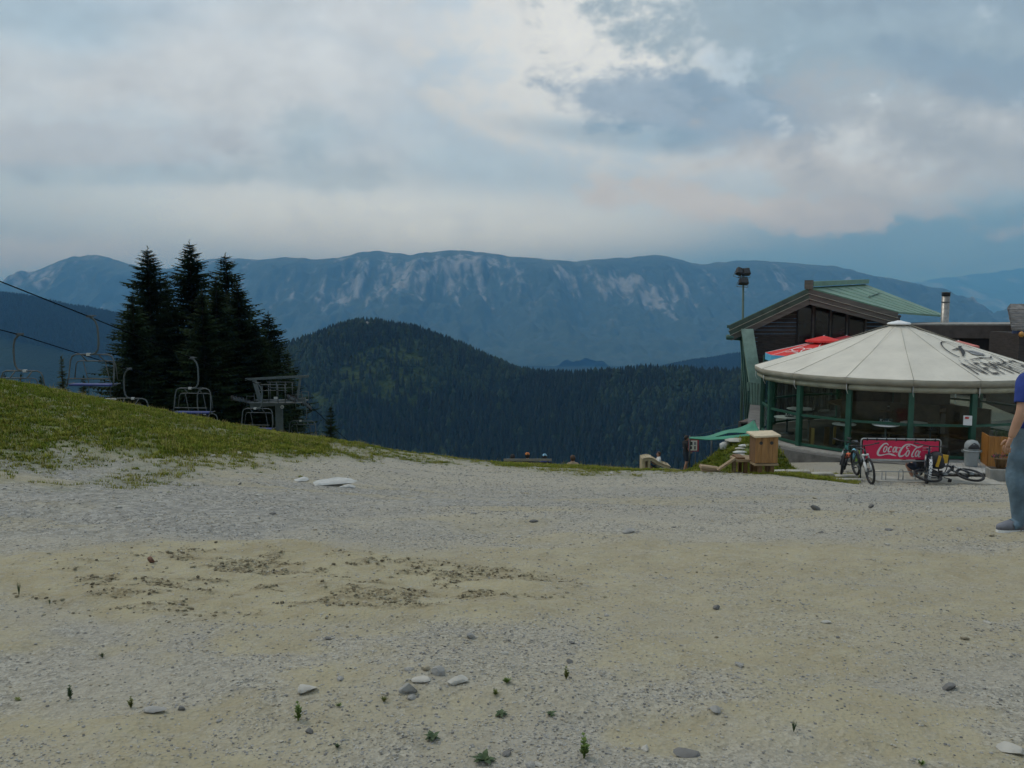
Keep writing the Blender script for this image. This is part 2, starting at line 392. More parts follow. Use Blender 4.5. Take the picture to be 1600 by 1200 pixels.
def ground_material():
    m = bpy.data.materials.new('gravel_ground'); m.use_nodes = True; nt = m.node_tree; N = nt.nodes; L = nt.links; b = N['Principled BSDF']
    b.inputs['Roughness'].default_value = .92; b.inputs['Specular IOR Level'].default_value = .25
    tc = N.new('ShaderNodeTexCoord'); vec = tc.outputs['Object']
    def noise(sc, det=5, r=.6):
        n = N.new('ShaderNodeTexNoise'); n.inputs['Scale'].default_value = sc; n.inputs['Detail'].default_value = det; n.inputs['Roughness'].default_value = r
        L.new(vec, n.inputs['Vector']); return n.outputs['Fac']
    def ramp(v, lo, hi):
        n = N.new('ShaderNodeMapRange'); L.new(v, n.inputs[0]); n.inputs[1].default_value = lo; n.inputs[2].default_value = hi; return n.outputs[0]
    def mix(a, c, f, t='MIX'):
        n = N.new('ShaderNodeMix'); n.data_type = 'RGBA'; n.blend_type = t
        for v, i in ((a, 6), (c, 7)):
            if isinstance(v, tuple): n.inputs[i].default_value = (*v, 1)
            else: L.new(v, n.inputs[i])
        if isinstance(f, (int, float)): n.inputs[0].default_value = f
        else: L.new(f, n.inputs[0])
        return n.outputs[2]
    def attr(nm):
        n = N.new('ShaderNodeAttribute'); n.attribute_name = nm; return n.outputs['Fac']
    def mul(a, c):
        n = N.new('ShaderNodeMath'); n.operation = 'MULTIPLY'; n.use_clamp = True
        for i, v in enumerate((a, c)):
            if isinstance(v, (int, float)): n.inputs[i].default_value = v
            else: L.new(v, n.inputs[i])
        return n.outputs[0]
    vo = N.new('ShaderNodeTexVoronoi'); vo.inputs['Scale'].default_value = 42; L.new(vec, vo.inputs['Vector'])
    vo2 = N.new('ShaderNodeTexVoronoi'); vo2.inputs['Scale'].default_value = 95; L.new(vec, vo2.inputs['Vector'])
    bw = N.new('ShaderNodeRGBToBW'); L.new(vo.outputs['Color'], bw.inputs[0])
    bw2 = N.new('ShaderNodeRGBToBW'); L.new(vo2.outputs['Color'], bw2.inputs[0])
    grav = mix((.14, .134, .112), (.45, .428, .362), ramp(bw.outputs[0], .15, .85))
    grav = mix(grav, mix((.08, .078, .066), (.52, .50, .43), bw2.outputs[0]), .45)
    grav = mix(grav, (.375, .343, .262), mul(ramp(noise(2.2), .36, .64), .68))
    grav = mix(grav, (.27, .26, .235), mul(ramp(noise(.55, 4), .45, .7), .5))
    vo3 = N.new('ShaderNodeTexVoronoi'); vo3.inputs['Scale'].default_value = 17; L.new(vec, vo3.inputs['Vector']); bw3 = N.new('ShaderNodeRGBToBW'); L.new(vo3.outputs['Color'], bw3.inputs[0])
    stony = mix((.10, .103, .10), (.39, .385, .355), ramp(bw3.outputs[0], .2, .8))
    stony = mix(stony, (.24, .24, .23), ramp(noise(30, 3), .45, .62))
    grav = mix(grav, stony, mul(attr('stony'), .7))
    sand = mix((.365, .328, .215), (.29, .25, .155), ramp(noise(3.0), .35, .68))
    sand = mix(sand, (.38, .36, .26), mul(ramp(noise(9), .5, .75), .5))
    sand = mix(sand, grav, mul(ramp(noise(14, 3), .5, .62), .45))
    c = mix(grav, sand, attr('sand'))
    c = mix(c, (.155, .125, .07), mul(attr('clod'), mul(ramp(noise(26, 4), .42, .58), .8)))
    soil = mix((.080, .115, .024), (.15, .15, .06), ramp(noise(5), .3, .7))
    c = mix(c, soil, mul(attr('grass'), .9))
    L.new(c, b.inputs['Base Color'])
    bp = N.new('ShaderNodeBump'); bp.inputs['Strength'].default_value = .8; bp.inputs['Distance'].default_value = .02
    hh = mix(vo.outputs['Distance'], noise(60, 4), .5)
    L.new(hh, bp.inputs['Height']); L.new(bp.outputs[0], b.inputs['Normal'])
    return m
ground = link('ground', gm, ground_material()); tag(ground, kind='structure')

# ------------------------------------------------------------------ wooded hills and valley
def ridge_pts(lst): return np.array([tuple(at(px, py, d)) for px, py, d in lst])
RID_MID = ridge_pts([(-300, 700, 1500), (100, 650, 1520), (300, 612, 1530), (450, 568, 1520), (520, 529, 1510), (575, 509, 1500), (612, 515, 1500), (660, 540, 1490), (760, 580, 1460), (850, 590, 1420), (1000, 589, 1370), (1170, 598, 1330), (1400, 606, 1320), (1900, 606, 1320)])
RID_LEFT = ridge_pts([(-500, 420, 3300), (-150, 446, 3350), (0, 462, 3400), (100, 481, 3450), (190, 495, 3500), (300, 516, 3550), (450, 546, 3600), (640, 582, 3700), (900, 640, 3900)])
RID_RIGHT = ridge_pts([(900, 600, 4200), (1000, 592, 4200), (1060, 577, 4200), (1110, 564, 4200), (1170, 555, 4250), (1300, 542, 4300), (1600, 532, 4300), (2000, 525, 4300)])
def ridge_z(x, y, rid, slope, power=1.0, soft=0.0):
    best = np.full(x.shape, -1e9)
    for a, b in zip(rid[:-1], rid[1:]):
        d = b[:2] - a[:2]; L2 = (d ** 2).sum()
        t = np.clip(((x - a[0]) * d[0] + (y - a[1]) * d[1]) / L2, 0, 1)
        dist = np.hypot(x - (a[0] + t * d[0]), y - (a[1] + t * d[1]))
        best = np.maximum(best, a[2] + t * (b[2] - a[2]) - slope * np.sqrt(dist ** 2 + soft ** 2) + slope * soft)
    return best
def hills_z(x, y):
    r = np.hypot(x, y)
    v = np.interp(r, [0, 60, 80, 140, 600, 1100, 2500, 7000, 9000], [-20, -22, -27, -55, -250, -330, -400, -520, -540])
    n = fbm(x / 420, y / 420, 5, 101)
    z = np.maximum(v, ridge_z(x, y, RID_MID, .48, soft=60) + sst(0, 260, ridge_z(x, y, RID_MID, -1, soft=0) * 0 + 1) * 0)
    dm = np.clip((1500 - y) / 300, 0, 1)
    z = z + n * 55 * sst(250, 900, r) * np.clip(dm, .05, 1) * (y < 2000)
    z = np.maximum(z, ridge_z(x, y, RID_LEFT, .33, soft=120) + n * 25 * (y < 3300))
    z = np.maximum(z, ridge_z(x, y, RID_RIGHT, .30, soft=120) + n * 20 * (y < 4100))
    return z
hx = np.sign(np.linspace(-1, 1, 361)) * np.abs(np.linspace(-1, 1, 361)) ** 1.7 * 6000
hy = axis([(-3000, 40, 20), (40, 300, 26), (300, 1000, 60), (1000, 1700, 90), (1700, 4600, 90), (4600, 9000, 14)])
HX, HY = np.meshgrid(hx, hy); HZ = hills_z(HX, HY)
inside = (np.abs(HX) < 75) & (HY > -30) & (HY < 100)
HZ = np.where(inside, np.minimum(HZ, -29), HZ)
hm = grid_mesh('hills', HX, HY, HZ)
meadow = sst(.16, .32, fbm(HX / 160, HY / 160, 4, 205)) * .0
for (px, py, d, rx, ry) in ((610, 590, 1330, 110, 90), (640, 560, 1410, 55, 60), (480, 640, 1250, 60, 30), (1080, 566, 4150, 160, 120), (1220, 700, 1050, 60, 40)):
    p = at(px, py, d); e = ((HX - p.x) / rx) ** 2 + ((HY - p.y) / ry) ** 2 + fbm(HX / 60, HY / 60, 3, 9) * .8
    meadow = np.maximum(meadow, sst(1.2, .6, e))
vattr(hm, 'meadow', meadow)
def wood_material():
    m = bpy.data.materials.new('wooded_slope'); m.use_nodes = True; nt = m.node_tree; N = nt.nodes; L = nt.links; b = N['Principled BSDF']
    b.inputs['Roughness'].default_value = .95; b.inputs['Specular IOR Level'].default_value = .1
    tc = N.new('ShaderNodeTexCoord')
    mp = N.new('ShaderNodeMapping'); mp.inputs['Scale'].default_value = (1, 1, .4); L.new(tc.outputs['Object'], mp.inputs[0])
    n = N.new('ShaderNodeTexNoise'); n.inputs['Scale'].default_value = .11; n.inputs['Detail'].default_value = 4; L.new(mp.outputs[0], n.inputs['Vector'])
    n2 = N.new('ShaderNodeTexNoise'); n2.inputs['Scale'].default_value = .006; n2.inputs['Detail'].default_value = 4; L.new(tc.outputs['Object'], n2.inputs['Vector'])
    a = N.new('ShaderNodeMix'); a.data_type = 'RGBA'; a.inputs[6].default_value = (.004, .010, .005, 1); a.inputs[7].default_value = (.014, .028, .010, 1); L.new(n.outputs[0], a.inputs[0])
    c = N.new('ShaderNodeMix'); c.data_type = 'RGBA'; c.inputs[7].default_value = (.018, .034, .011, 1); L.new(a.outputs[2], c.inputs[6])
    mr = N.new('ShaderNodeMapRange'); mr.inputs[1].default_value = .5; mr.inputs[2].default_value = .75; L.new(n2.outputs[0], mr.inputs[0]); L.new(mr.outputs[0], c.inputs[0])
    at_ = N.new('ShaderNodeAttribute'); at_.attribute_name = 'meadow'
    e = N.new('ShaderNodeMix'); e.data_type = 'RGBA'; e.inputs[7].default_value = (.034, .052, .016, 1); L.new(c.outputs[2], e.inputs[6]); L.new(at_.outputs['Fac'], e.inputs[0])
    L.new(e.outputs[2], b.inputs['Base Color'])
    bp = N.new('ShaderNodeBump'); bp.inputs['Distance'].default_value = 10; bp.inputs['Strength'].default_value = 1.0; L.new(n.outputs[0], bp.inputs['Height']); L.new(bp.outputs[0], b.inputs['Normal'])
    return m
hills = link('hills', hm, wood_material()); tag(hills, kind='structure')

# far-off wood: every crown a small jagged spruce, too many to count
def small_spruce(seed, broad=False):
    r = random.Random(seed); mb = MB(); n = 6
    layers = 4 if not broad else 3
    for k in range(layers):
        z0 = .08 + k * .84 / layers; z1 = min(1.0, z0 + .40); rad = (.24 if not broad else .34) * (1 - z0 * (.9 if not broad else .6))
        a0 = r.random() * 6
        ring = [(rad * (1 + .3 * r.uniform(-1, 1)) * math.cos(a0 + 6.283 * j / n), rad * (1 + .3 * r.uniform(-1, 1)) * math.sin(a0 + 6.283 * j / n), z0 + r.uniform(-.03, .03)) for j in range(n)]
        mb.add(ring + [(r.uniform(-.02, .02), r.uniform(-.02, .02), z1)], [(j, (j + 1) % n, n) for j in range(n)])
    return mb.mesh('spruce')
def wood_points(cnt, y0, y1, pxa, pxb, keep, seed):
    g = np.random.default_rng(seed)
    y = np.sqrt(g.random(cnt) * (y1 ** 2 - y0 ** 2) + y0 ** 2); px = pxa + g.random(cnt) * (pxb - pxa); x = (px - 800) / F * y
    z = hills_z(x, y); m = keep(x, y, z, px, g); return np.stack([x, y, z], -1)[m], g
MEADOWS = [(at(px, py, d), rx, ry) for px, py, d, rx, ry in ((610, 590, 1330, 95, 80), (640, 560, 1410, 45, 50), (480, 640, 1250, 50, 25))]
def keep_mid(x, y, z, px, g):
    k = np.ones(len(x), bool)
    for p, rx, ry in MEADOWS:
        k &= (((x - p.x) / rx) ** 2 + ((y - p.y) / ry) ** 2 > .8 + g.random(len(x)) * .6) | (g.random(len(x)) < .25)
    return k
P, g_ = wood_points(62000, 560, 1620, -60, 1330, keep_mid, 3)
mats_w = [mat('far_spruce_dark', (.005, .012, .006), .95, .2, .4), mat('far_spruce', (.009, .020, .008), .95, .2, .4), mat('far_broadleaf', (.015, .032, .010), .95, .2, .4)]
pm = [small_spruce(1), small_spruce(2), small_spruce(3, True)]
for a, b in zip(pm, mats_w): a.materials.append(b)
patch = fbm(P[:, 0] / 90, P[:, 1] / 90, 4, 303)
var = np.where(g_.random(len(P)) < np.clip(.16 + patch * .8, .02, .65), 2, (g_.random(len(P)) < .5).astype(int))
wood = scatter('forest', P - np.array([0, 0, .5]), 7.5 + 13 * g_.random(len(P)) ** 1.6, var, g_.random(len(P)) * 6.28, pm)
tag(wood, 'dark spruce forest covering the rounded hill below the mountain', 'forest', kind='stuff')
def keep_l(x, y, z, px, g): return np.ones(len(x), bool)
P2, g_ = wood_points(12000, 2900, 3650, -60, 560, keep_l, 4)
P3, g_ = wood_points(7000, 3750, 4350, 960, 1260, keep_l, 5)
P2 = np.concatenate([P2, P3])
wood2 = scatter('forest', P2 - np.array([0, 0, 2]), 15 + 9 * g_.random(len(P2)), (g_.random(len(P2)) < .5).astype(int), g_.random(len(P2)) * 6.28, pm[:2])
tag(wood2, 'blue-green forest on the farther hills left and right', 'forest', kind='stuff')

# ------------------------------------------------------------------ limestone massif, 12 km off
def massif(name, sil, dist, depth, zbase, cols, rows, seed, cliff=True):
    pxs = np.array([p[0] for p in sil], float); pys = np.array([p[1] for p in sil], float)
    u = np.linspace(pxs[0], pxs[-1], cols)
    ridge_py = np.interp(u, pxs, pys)
    k = np.hanning(7); k /= k.sum(); ridge_py = np.convolve(np.pad(ridge_py, 3, mode='edge'), k, 'valid') + 2.2 * fbm(u / 14, u * 0 + 3, 4, seed + 40)
    D = dist + 900 * fbm(u / 260, u * 0, 3, seed) * 1.2
    A = np.array([tuple(at(a, b, d)) for a, b, d in zip(u, ridge_py, D)])
    t = np.concatenate([np.linspace(-.28, 0, 8, endpoint=False), np.linspace(0, 1, rows) ** 1.15])
    X = np.zeros((len(t), cols)); Y = np.zeros_like(X); Z = np.zeros_like(X)
    # true ground coordinates: march from the crest towards the viewer's valley
    hdir = np.stack([A[:, 0] * 0.15 / dist, -np.ones(cols)], -1)
    xw = A[:, 0]
    for i, tt in enumerate(t):
        X[i] = A[:, 0] + hdir[:, 0] * depth * tt; Y[i] = A[:, 1] + hdir[:, 1] * depth * tt
    prof = np.interp(t, [-.28, 0, .10, .17, .34, .6, 1.0], [.30, 0, .085, .16, .50, .80, 1.0] if cliff else [.3, 0, .12, .22, .45, .75, 1.0])
    drop = (A[:, 2] - zbase)[None, :] * prof[:, None]
    Z = A[:, 2][None, :] - drop
    amp = sst(.0, .25, t)[:, None] * (1 - .75 * sst(.55, 1, t)[:, None])
    gul = np.abs(fbm(X / 520 + .25 * fbm(X / 900, Y / 900, 3, seed + 7), Y / 2400, 5, seed + 1, .55))
    Z = Z + amp * (gul * 430 - 90) + sst(.02, .2, t)[:, None] * fbm(X / 300, Y / 300, 5, seed + 2, .6) * 95
    Z = Z + sst(.2, .7, t)[:, None] * (1 - sst(.6, .85, t)[:, None]) * np.abs(fbm(X / 1500, Y / 2600, 4, seed + 3)) * 200
    lim = EYE + ((A[:, 2] - EYE) / A[:, 1])[None, :] * Y - 4 - 420 * np.maximum(t, 0)[:, None]     # no spur stands higher than the crest behind it
    Z = np.where(t[:, None] > 0, np.where(Z > lim - 30, lim - 30 * np.exp(-(Z - lim + 30).clip(0) / 30), Z), Z)
    me = grid_mesh(name, X, Y, Z)
    return me, X, Y, Z, t, u, gul
SIL = [(-420, 500), (-250, 490), (-120, 470), (0, 456), (28, 453), (48, 445), (60, 432), (75, 420), (92, 410), (110, 402), (140, 398), (160, 400), (175, 404), (215, 415), (260, 421), (300, 411), (330, 404), (350, 402), (375, 404), (400, 405), (440, 402), (470, 404), (505, 406), (530, 402), (560, 394), (590, 392), (615, 396), (640, 398), (665, 394), (700, 391), (730, 392), (760, 395), (795, 400), (830, 403), (870, 406), (905, 409), (930, 405), (960, 403), (990, 402), (1010, 399), (1028, 398), (1045, 401), (1065, 407), (1095, 413), (1120, 410), (1150, 407), (1200, 408), (1250, 412), (1310, 417), (1330, 421), (1355, 430), (1390, 434), (1420, 440), (1440, 452), (1455, 468), (1480, 484), (1510, 500), (1550, 520), (1620, 545), (1750, 580), (1900, 600)]
me, MX, MY, MZ, mt, mu, gul = massif('mountain', SIL, 11500, 4600, -520, 900, 190, 500)
MT = np.repeat(mt[:, None], len(mu), 1); MU = np.repeat(mu[None], len(mt), 0)
rn = fbm(MX / 105 + .5 * fbm(MX / 500, MY / 500, 3, 611) + MY / 900, MY / 800, 6, 601, .68)
rn2 = fbm(MX / 700, MY / 500, 4, 602)
zone = np.zeros_like(MT)
for (c, tc_, wu, wt, k) in ((560, .28, 60, .11, 1.0), (640, .22, 90, .13, 1.0), (725, .17, 100, .11, .95), (800, .17, 110, .10, .85), (895, .21, 50, .12, .9), (945, .26, 40, .12, 1.0), (985, .34, 45, .09, .95), (1060, .22, 80, .08, .35), (115, .15, 80, .13, .85), (430, .2, 60, .07, .3), (360, .1, 80, .05, .4), (1180, .2, 90, .08, .2), (510, .36, 30, .05, .5)):
    zone = np.maximum(zone, k * np.exp(-((MU - c) / wu) ** 2 - ((MT - tc_) / wt) ** 2))
rock = sst(-.08, .55, rn * 1.25 + rn2 * .4 + zone * .95 - .53) * sst(.62, .45, MT) * 1.0 * sst(-.5, .25, fbm(MX / 70, MY / 110, 4, 777))
alp = .55 * sst(.10, .0, MT + .06 * rn2 + .09 * rn) * sst(-.5, .3, rn)
vattr(me, 'rock', rock); vattr(me, 'alp', alp)
def rock_material(name, forest, grass, rockc):
    m = bpy.data.materials.new(name); m.use_nodes = True; nt = m.node_tree; N = nt.nodes; L = nt.links; b = N['Principled BSDF']
    b.inputs['Roughness'].default_value = .95; b.inputs['Specular IOR Level'].default_value = .1
    tc = N.new('ShaderNodeTexCoord')
    n = N.new('ShaderNodeTexNoise'); n.inputs['Scale'].default_value = .012; n.inputs['Detail'].default_value = 6; L.new(tc.outputs['Object'], n.inputs['Vector'])
    def mix(a, c, f):
        q = N.new('ShaderNodeMix'); q.data_type = 'RGBA'
        for v, i in ((a, 6), (c, 7)):
            if isinstance(v, tuple): q.inputs[i].default_value = (*v, 1)
            else: L.new(v, q.inputs[i])
        L.new(f, q.inputs[0]); return q.outputs[2]
    def attr(nm):
        q = N.new('ShaderNodeAttribute'); q.attribute_name = nm; return q.outputs['Fac']
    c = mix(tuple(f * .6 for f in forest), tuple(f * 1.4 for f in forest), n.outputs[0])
    c = mix(c, grass, attr('alp'))
    c = mix(c, mix(tuple(f * .7 for f in rockc), tuple(f * 1.2 for f in rockc), n.outputs[0]), attr('rock'))
    L.new(c, b.inputs['Base Color']); return m
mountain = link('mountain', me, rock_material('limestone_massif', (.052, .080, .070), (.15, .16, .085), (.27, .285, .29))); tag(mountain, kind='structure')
me2, X2, Y2, Z2, t2, u2, g2 = massif('mountain', [(1150, 520), (1250, 480), (1340, 455), (1430, 441), (1470, 435), (1510, 430), (1560, 424), (1600, 418), (1680, 410), (1800, 415), (2000, 430)], 33000, 9000, -600, 300, 60, 900, cliff=False)
vattr(me2, 'rock', sst(.1, .5, fbm(X2 / 500, Y2 / 1500, 4, 7))); vattr(me2, 'alp', np.zeros_like(X2))
mountain2 = link('mountain', me2, MATS.get('x') or mountain.data.materials[0]); tag(mountain2, kind='structure')
# valley floor between hills and massifs
vx = np.linspace(-20000, 24000, 90); vy = np.linspace(4500, 26000, 60); VX, VY = np.meshgrid(vx, vy)
valley = link('valley', grid_mesh('valley', VX, VY, -560 + 60 * fbm(VX / 1500, VY / 1500, 4, 15)), hills.data.materials[0]); tag(valley, kind='structure')

# ------------------------------------------------------------------ the air in between
def build_haze():
    mb = MB(); mb.box((1000, 20000, 350), (90000, 48000, 2160))
    m = bpy.data.materials.new('summer_haze'); m.use_nodes = True; nt = m.node_tree; nt.nodes.clear()
    out = nt.nodes.new('ShaderNodeOutputMaterial'); v = nt.nodes.new('ShaderNodeVolumePrincipled')
    v.inputs['Color'].default_value = (.14, .46, 1.0, 1); v.inputs['Absorption Color'].default_value = (.34, .34, .34, 1); v.inputs['Density'].default_value = HAZE; v.inputs['Anisotropy'].default_value = 0.0
    nt.links.new(v.outputs[0], out.inputs['Volume'])
    o = mb.build('haze', m); tag(o, kind='stuff'); return o
HAZE = 8.2e-5
haze = build_haze()
# ------------------------------------------------------------------ spruces beside the lift
BARK = mat('spruce_bark', (.045, .034, .025), .95, .3, 5)
NEEDLE = mat('spruce_needles', (.021, .038, .015), .95, .4, .9, spec=.1)
NEEDLE2 = mat('spruce_needles_light', (.030, .055, .020), .9, .35, 1.3)
def spruce(label, tip, half_w, base_z, seed, dens=1.0, slim=1.0, m=None, sparse_top=False, group='spruces beside the chairlift'):
    r = random.Random(seed); H = tip.z - base_z; t = empty('spruce_tree', (tip.x, tip.y, base_z))
    tag(t, label, 'tree', group)
    mb = MB(); lean = r.uniform(-.01, .01)
    mb.tube([(lean * H * k * k, 0, H * k) for k in (0, .25, .5, .75, .93, 1)], [max(.012, .017 * H * (1 - k) + .012) for k in (0, .25, .5, .75, .93, 1)], 7)
    mb.build('trunk', BARK, t)
    V = []; Fc = []
    def tri(a, b, c): n = len(V); V.extend((a, b, c)); Fc.append((n, n + 1, n + 2))
    def quad(a, b, c, d): n = len(V); V.extend((a, b, c, d)); Fc.append((n, n + 1, n + 2, n + 3))
    z = H * .03
    while z < H * .985:
        k = z / H
        prof = 1.95 * (1 - k) ** .68 * (1.0 if k > .12 else .8 + .2 * k / .12)
        Lm = half_w * prof * slim
        nb = max(5, int((8 + 7 * (1 - k)) * dens))
        a0 = r.random() * 6.28
        for j in range(nb):
            if sparse_top and k > .75 and r.random() < .25: continue
            a = a0 + 6.283 * j / nb + r.uniform(-.3, .3)
            L = max(.14, Lm * r.choice((r.uniform(.5, .8), r.uniform(.75, 1.05), r.uniform(.95, 1.28))))
            zz = z + r.uniform(-.25, .25) * (1 - k * .6)
            c, s = math.cos(a), math.sin(a)
            rise = .30 * (k - .45) * L; sag = (.42 - .35 * k) * L
            ns = max(3, int(L / .30)); prev = None
            for q in range(ns + 1):
                f = q / ns; rad = L * f; hz = zz + rise * f * 1.3 - sag * (f - f * f * .72)
                p = Vector((c * rad + lean * H * k * k, s * rad, hz))
                wd = (.42 * (1 - f) ** .6 + .10) * min(1.0, L * .55 + .15) * r.uniform(.75, 1.25)
                if prev is not None:
                    side = Vector((-s, c, 0))
                    # needle sprays to both sides and hanging twigs below
                    for sg in (-1, 1):
                        tipv = p + side * sg * wd * 1.25 + Vector((c, s, 0)) * wd * .6 + Vector((0, 0, -wd * r.uniform(.15, .7)))
                        tri(prev, p, tipv)
                    dr = wd * r.uniform(.5, 1.15)
                    tri(prev, p, (prev + p) / 2 + Vector((r.uniform(-.1, .1), r.uniform(-.1, .1), -dr)))
                prev = p
        z += max(.16, (.40 - .20 * k) * H / 22) / dens ** .3
    # leader shoots
    for q in range(7):
        a = r.random() * 6.28; zt = H * (.955 + .045 * q / 7); Ls = .30 * (1 - q / 9)
        b0 = Vector((lean * H, 0, zt)); b1 = b0 + Vector((math.cos(a) * Ls, math.sin(a) * Ls, .16)); w = Vector((-math.sin(a), math.cos(a), 0)) * .045
        quad(b0 - w, b0 + w, b1 + w * .5, b1 - w * .5)
    me = bpy.data.meshes.new('crown'); me.from_pydata(V, [], Fc); me.update()
    link('crown', me, m or NEEDLE, t); return t
def spruce_px(label, px, py, hw_px, depth, seed, **k):
    tip = at(px, py, depth); return spruce(label, tip, hw_px * depth / F, gz(tip.x, tip.y) - .3, seed, **k)
spruce_px('tall dark spruce at the left end of the clump beside the chairlift', 231, 384, 66, 66, 11, dens=1.15)
spruce_px('tallest dark spruce, in the middle of the clump beside the chairlift', 296, 374, 64, 68, 12, dens=1.25)
spruce_px('dark spruce with a thin spiky top behind the lift tower', 354, 394, 68, 70, 13, dens=1.1, sparse_top=True)
spruce_px('shorter dark spruce leaning out right of the spiky one', 374, 441, 66, 66, 14, dens=1.1)
spruce_px('dark spruce filling the gap left of the spiky one', 334, 432, 52, 64, 15, dens=1.1)
spruce_px('small tapering spruce at the right end of the clump, over the lift tower', 420, 485, 58, 72, 16, dens=1.0)
spruce_px('half-hidden spruce between the two tall trees of the clump', 258, 430, 50, 70, 17, dens=1.0)
spruce_px('dark spruce at the front left foot of the clump', 206, 455, 50, 62, 27)
spruce_px('dark spruce in front between the tallest and the spiky tree', 318, 452, 52, 62, 28)
spruce_px('dark spruce low in front of the right half of the clump', 398, 500, 48, 66, 29)
spruce_px('low light green spruce behind the lift tower beam', 452, 545, 26, 76, 18, m=NEEDLE2)
spruce_px('thin young spruce between the two leftmost lift chairs', 95, 556, 14, 52, 19, slim=1.0, m=NEEDLE2)
spruce_px('small spruce top under the big blue-seated lift chair', 128, 588, 18, 55, 20)
spruce_px('small spruce top under the leftmost lift chair', 33, 586, 20, 50, 21)
spruce_px('small spruce top right of the leftmost lift chair', 62, 590, 18, 54, 22)
spruce_px('lone small spruce right of the lift tower, at the end of the cable', 515, 634, 22, 60, 23, dens=.9)
spruce_px('spruce top low behind the left slope near the photo edge', 5, 586, 20, 58, 24)

# ------------------------------------------------------------------ grass
def tuft(seed, n, h, spread, lean, width=.012):
    r = random.Random(seed); mb = MB()
    for i in range(n):
        a = r.random() * 6.28; d = spread * r.random() ** .7; bx, by = d * math.cos(a), d * math.sin(a)
        b2 = r.random() * 6.28; hh = h * r.uniform(.5, 1.1); ln = lean * hh * r.uniform(.3, 1.2); w = width * r.uniform(.6, 1.3)
        wx, wy = -math.sin(b2) * w, math.cos(b2) * w; lx, ly = math.cos(b2) * ln, math.sin(b2) * ln
        mb.add([(bx - wx, by - wy, -.02), (bx + wx, by + wy, -.02), (bx + lx * .35 + wx * .7, by + ly * .35 + wy * .7, hh * .6), (bx + lx * .35 - wx * .7, by + ly * .35 - wy * .7, hh * .6), (bx + lx, by + ly, hh)], [(0, 1, 2, 3), (3, 2, 4)])
    return mb.mesh('tuft')
GRASS = [mat('grass_green', (.145, .19, .018), .9, .3, 2.0, spec=.15), mat('grass_olive', (.235, .235, .038), .9, .3, 2.0, spec=.15), mat('grass_straw', (.34, .28, .11), .9, .25, 2.0, spec=.15), mat('clover', (.10, .135, .022), .9, .3, 3.0, spec=.15)]
tufts = [tuft(1, 18, .10, .14, .8, .010), tuft(2, 18, .10, .15, .9, .010), tuft(3, 6, .26, .10, .5, .005), tuft(4, 16, .05, .15, 1.4, .02)]
for a, b in zip(tufts, GRASS): a.materials.append(b)
def grass_points(n, seed):
    g = np.random.default_rng(seed)
    y = 10.5 + g.random(n) ** 1.1 * 24; px = -120 + g.random(n) * 1480; x = (px - 800) / F * y
    m = grass_mask(x, y); k = g.random(n) < m ** 1.4 * (.35 + .65 * sst(-.3, .3, fbm(x * 1.2, y * 1.2, 4, 91)))
    x, y, m = x[k], y[k], m[k]; z = gheight(x, y)
    return x, y, z, m, g
x, y, z, m, g_ = grass_points(110000, 21)
va = g_.choice(4, len(x), p=[.40, .34, .05, .21]); px_ = 800 + F * x / y
left = sst(420, 0, px_) * sst(15, 19, y)
va = np.where((g_.random(len(x)) < left * .75) & (va != 2), 0, va)
dry = (m < .55) & (g_.random(len(x)) < .6); va = np.where(dry, g_.choice([1, 1, 1, 2], len(x)), va)
sc = (.36 + .44 * g_.random(len(x))) * (.5 + .55 * m)
grass = scatter('grass', np.stack([x, y, z], -1), sc, va, g_.random(len(x)) * 6.28, tufts)
tag(grass, 'short patchy grass on the slope and along the crest', 'grass', kind='stuff')

# ------------------------------------------------------------------ gravel
def pebble(seed, flat=.55, sub=1):
    r = random.Random(seed); bm = bmesh.new(); bmesh.ops.create_icosphere(bm, subdivisions=sub, radius=.5)
    for v in bm.verts:
        v.co *= r.uniform(.6, 1.15); v.co.z *= flat; v.co.x *= 1.25
    me = bpy.data.meshes.new('pebble'); bm.to_mesh(me); bm.free(); return me
STONE = [mat('stone_grey', (.29, .285, .265), .9, .2, 9), mat('stone_dark', (.15, .147, .14), .9, .2, 9), mat('stone_pale', (.42, .405, .36), .9, .15, 9), mat('stone_tan', (.34, .30, .22), .9, .2, 9)]
pebs = [pebble(1), pebble(2, .4), pebble(3, .6), pebble(4, .5)]
for a, b in zip(pebs, STONE): a.materials.append(b)
def gravel_points(n, y0, y1, seed):
    g = np.random.default_rng(seed)
    y = y0 * (y1 / y0) ** g.random(n); px = -80 + g.random(n) * 1760; x = (px - 800) / F * y
    s = sand_mask(x, y); gm_ = grass_mask(x, y)
    cl = sst(-.25, .3, fbm(x * .8, y * 1.3, 4, 401))
    k = g.random(n) < (1 - .86 * s) * (1 - .6 * gm_) * (.25 + .75 * cl)
    x, y = x[k], y[k]; return x, y, gheight(x, y), g
x, y, z, g_ = gravel_points(150000, 2.5, 22, 33)
u = g_.random(len(x)); sz = (.0055 + .011 * u ** 3 + .035 * (u > .9985) * g_.random(len(x))) * (.55 + .13 * y)
gr = scatter('gravel', np.stack([x, y, z + sz * .1], -1), sz, g_.choice(4, len(x), p=[.36, .18, .28, .18]), g_.random(len(x)) * 6.28, pebs, tilt=g_.normal(0, .25, len(x)))
tag(gr, 'loose grey gravel strewn over the bare lot', 'gravel', kind='stuff')

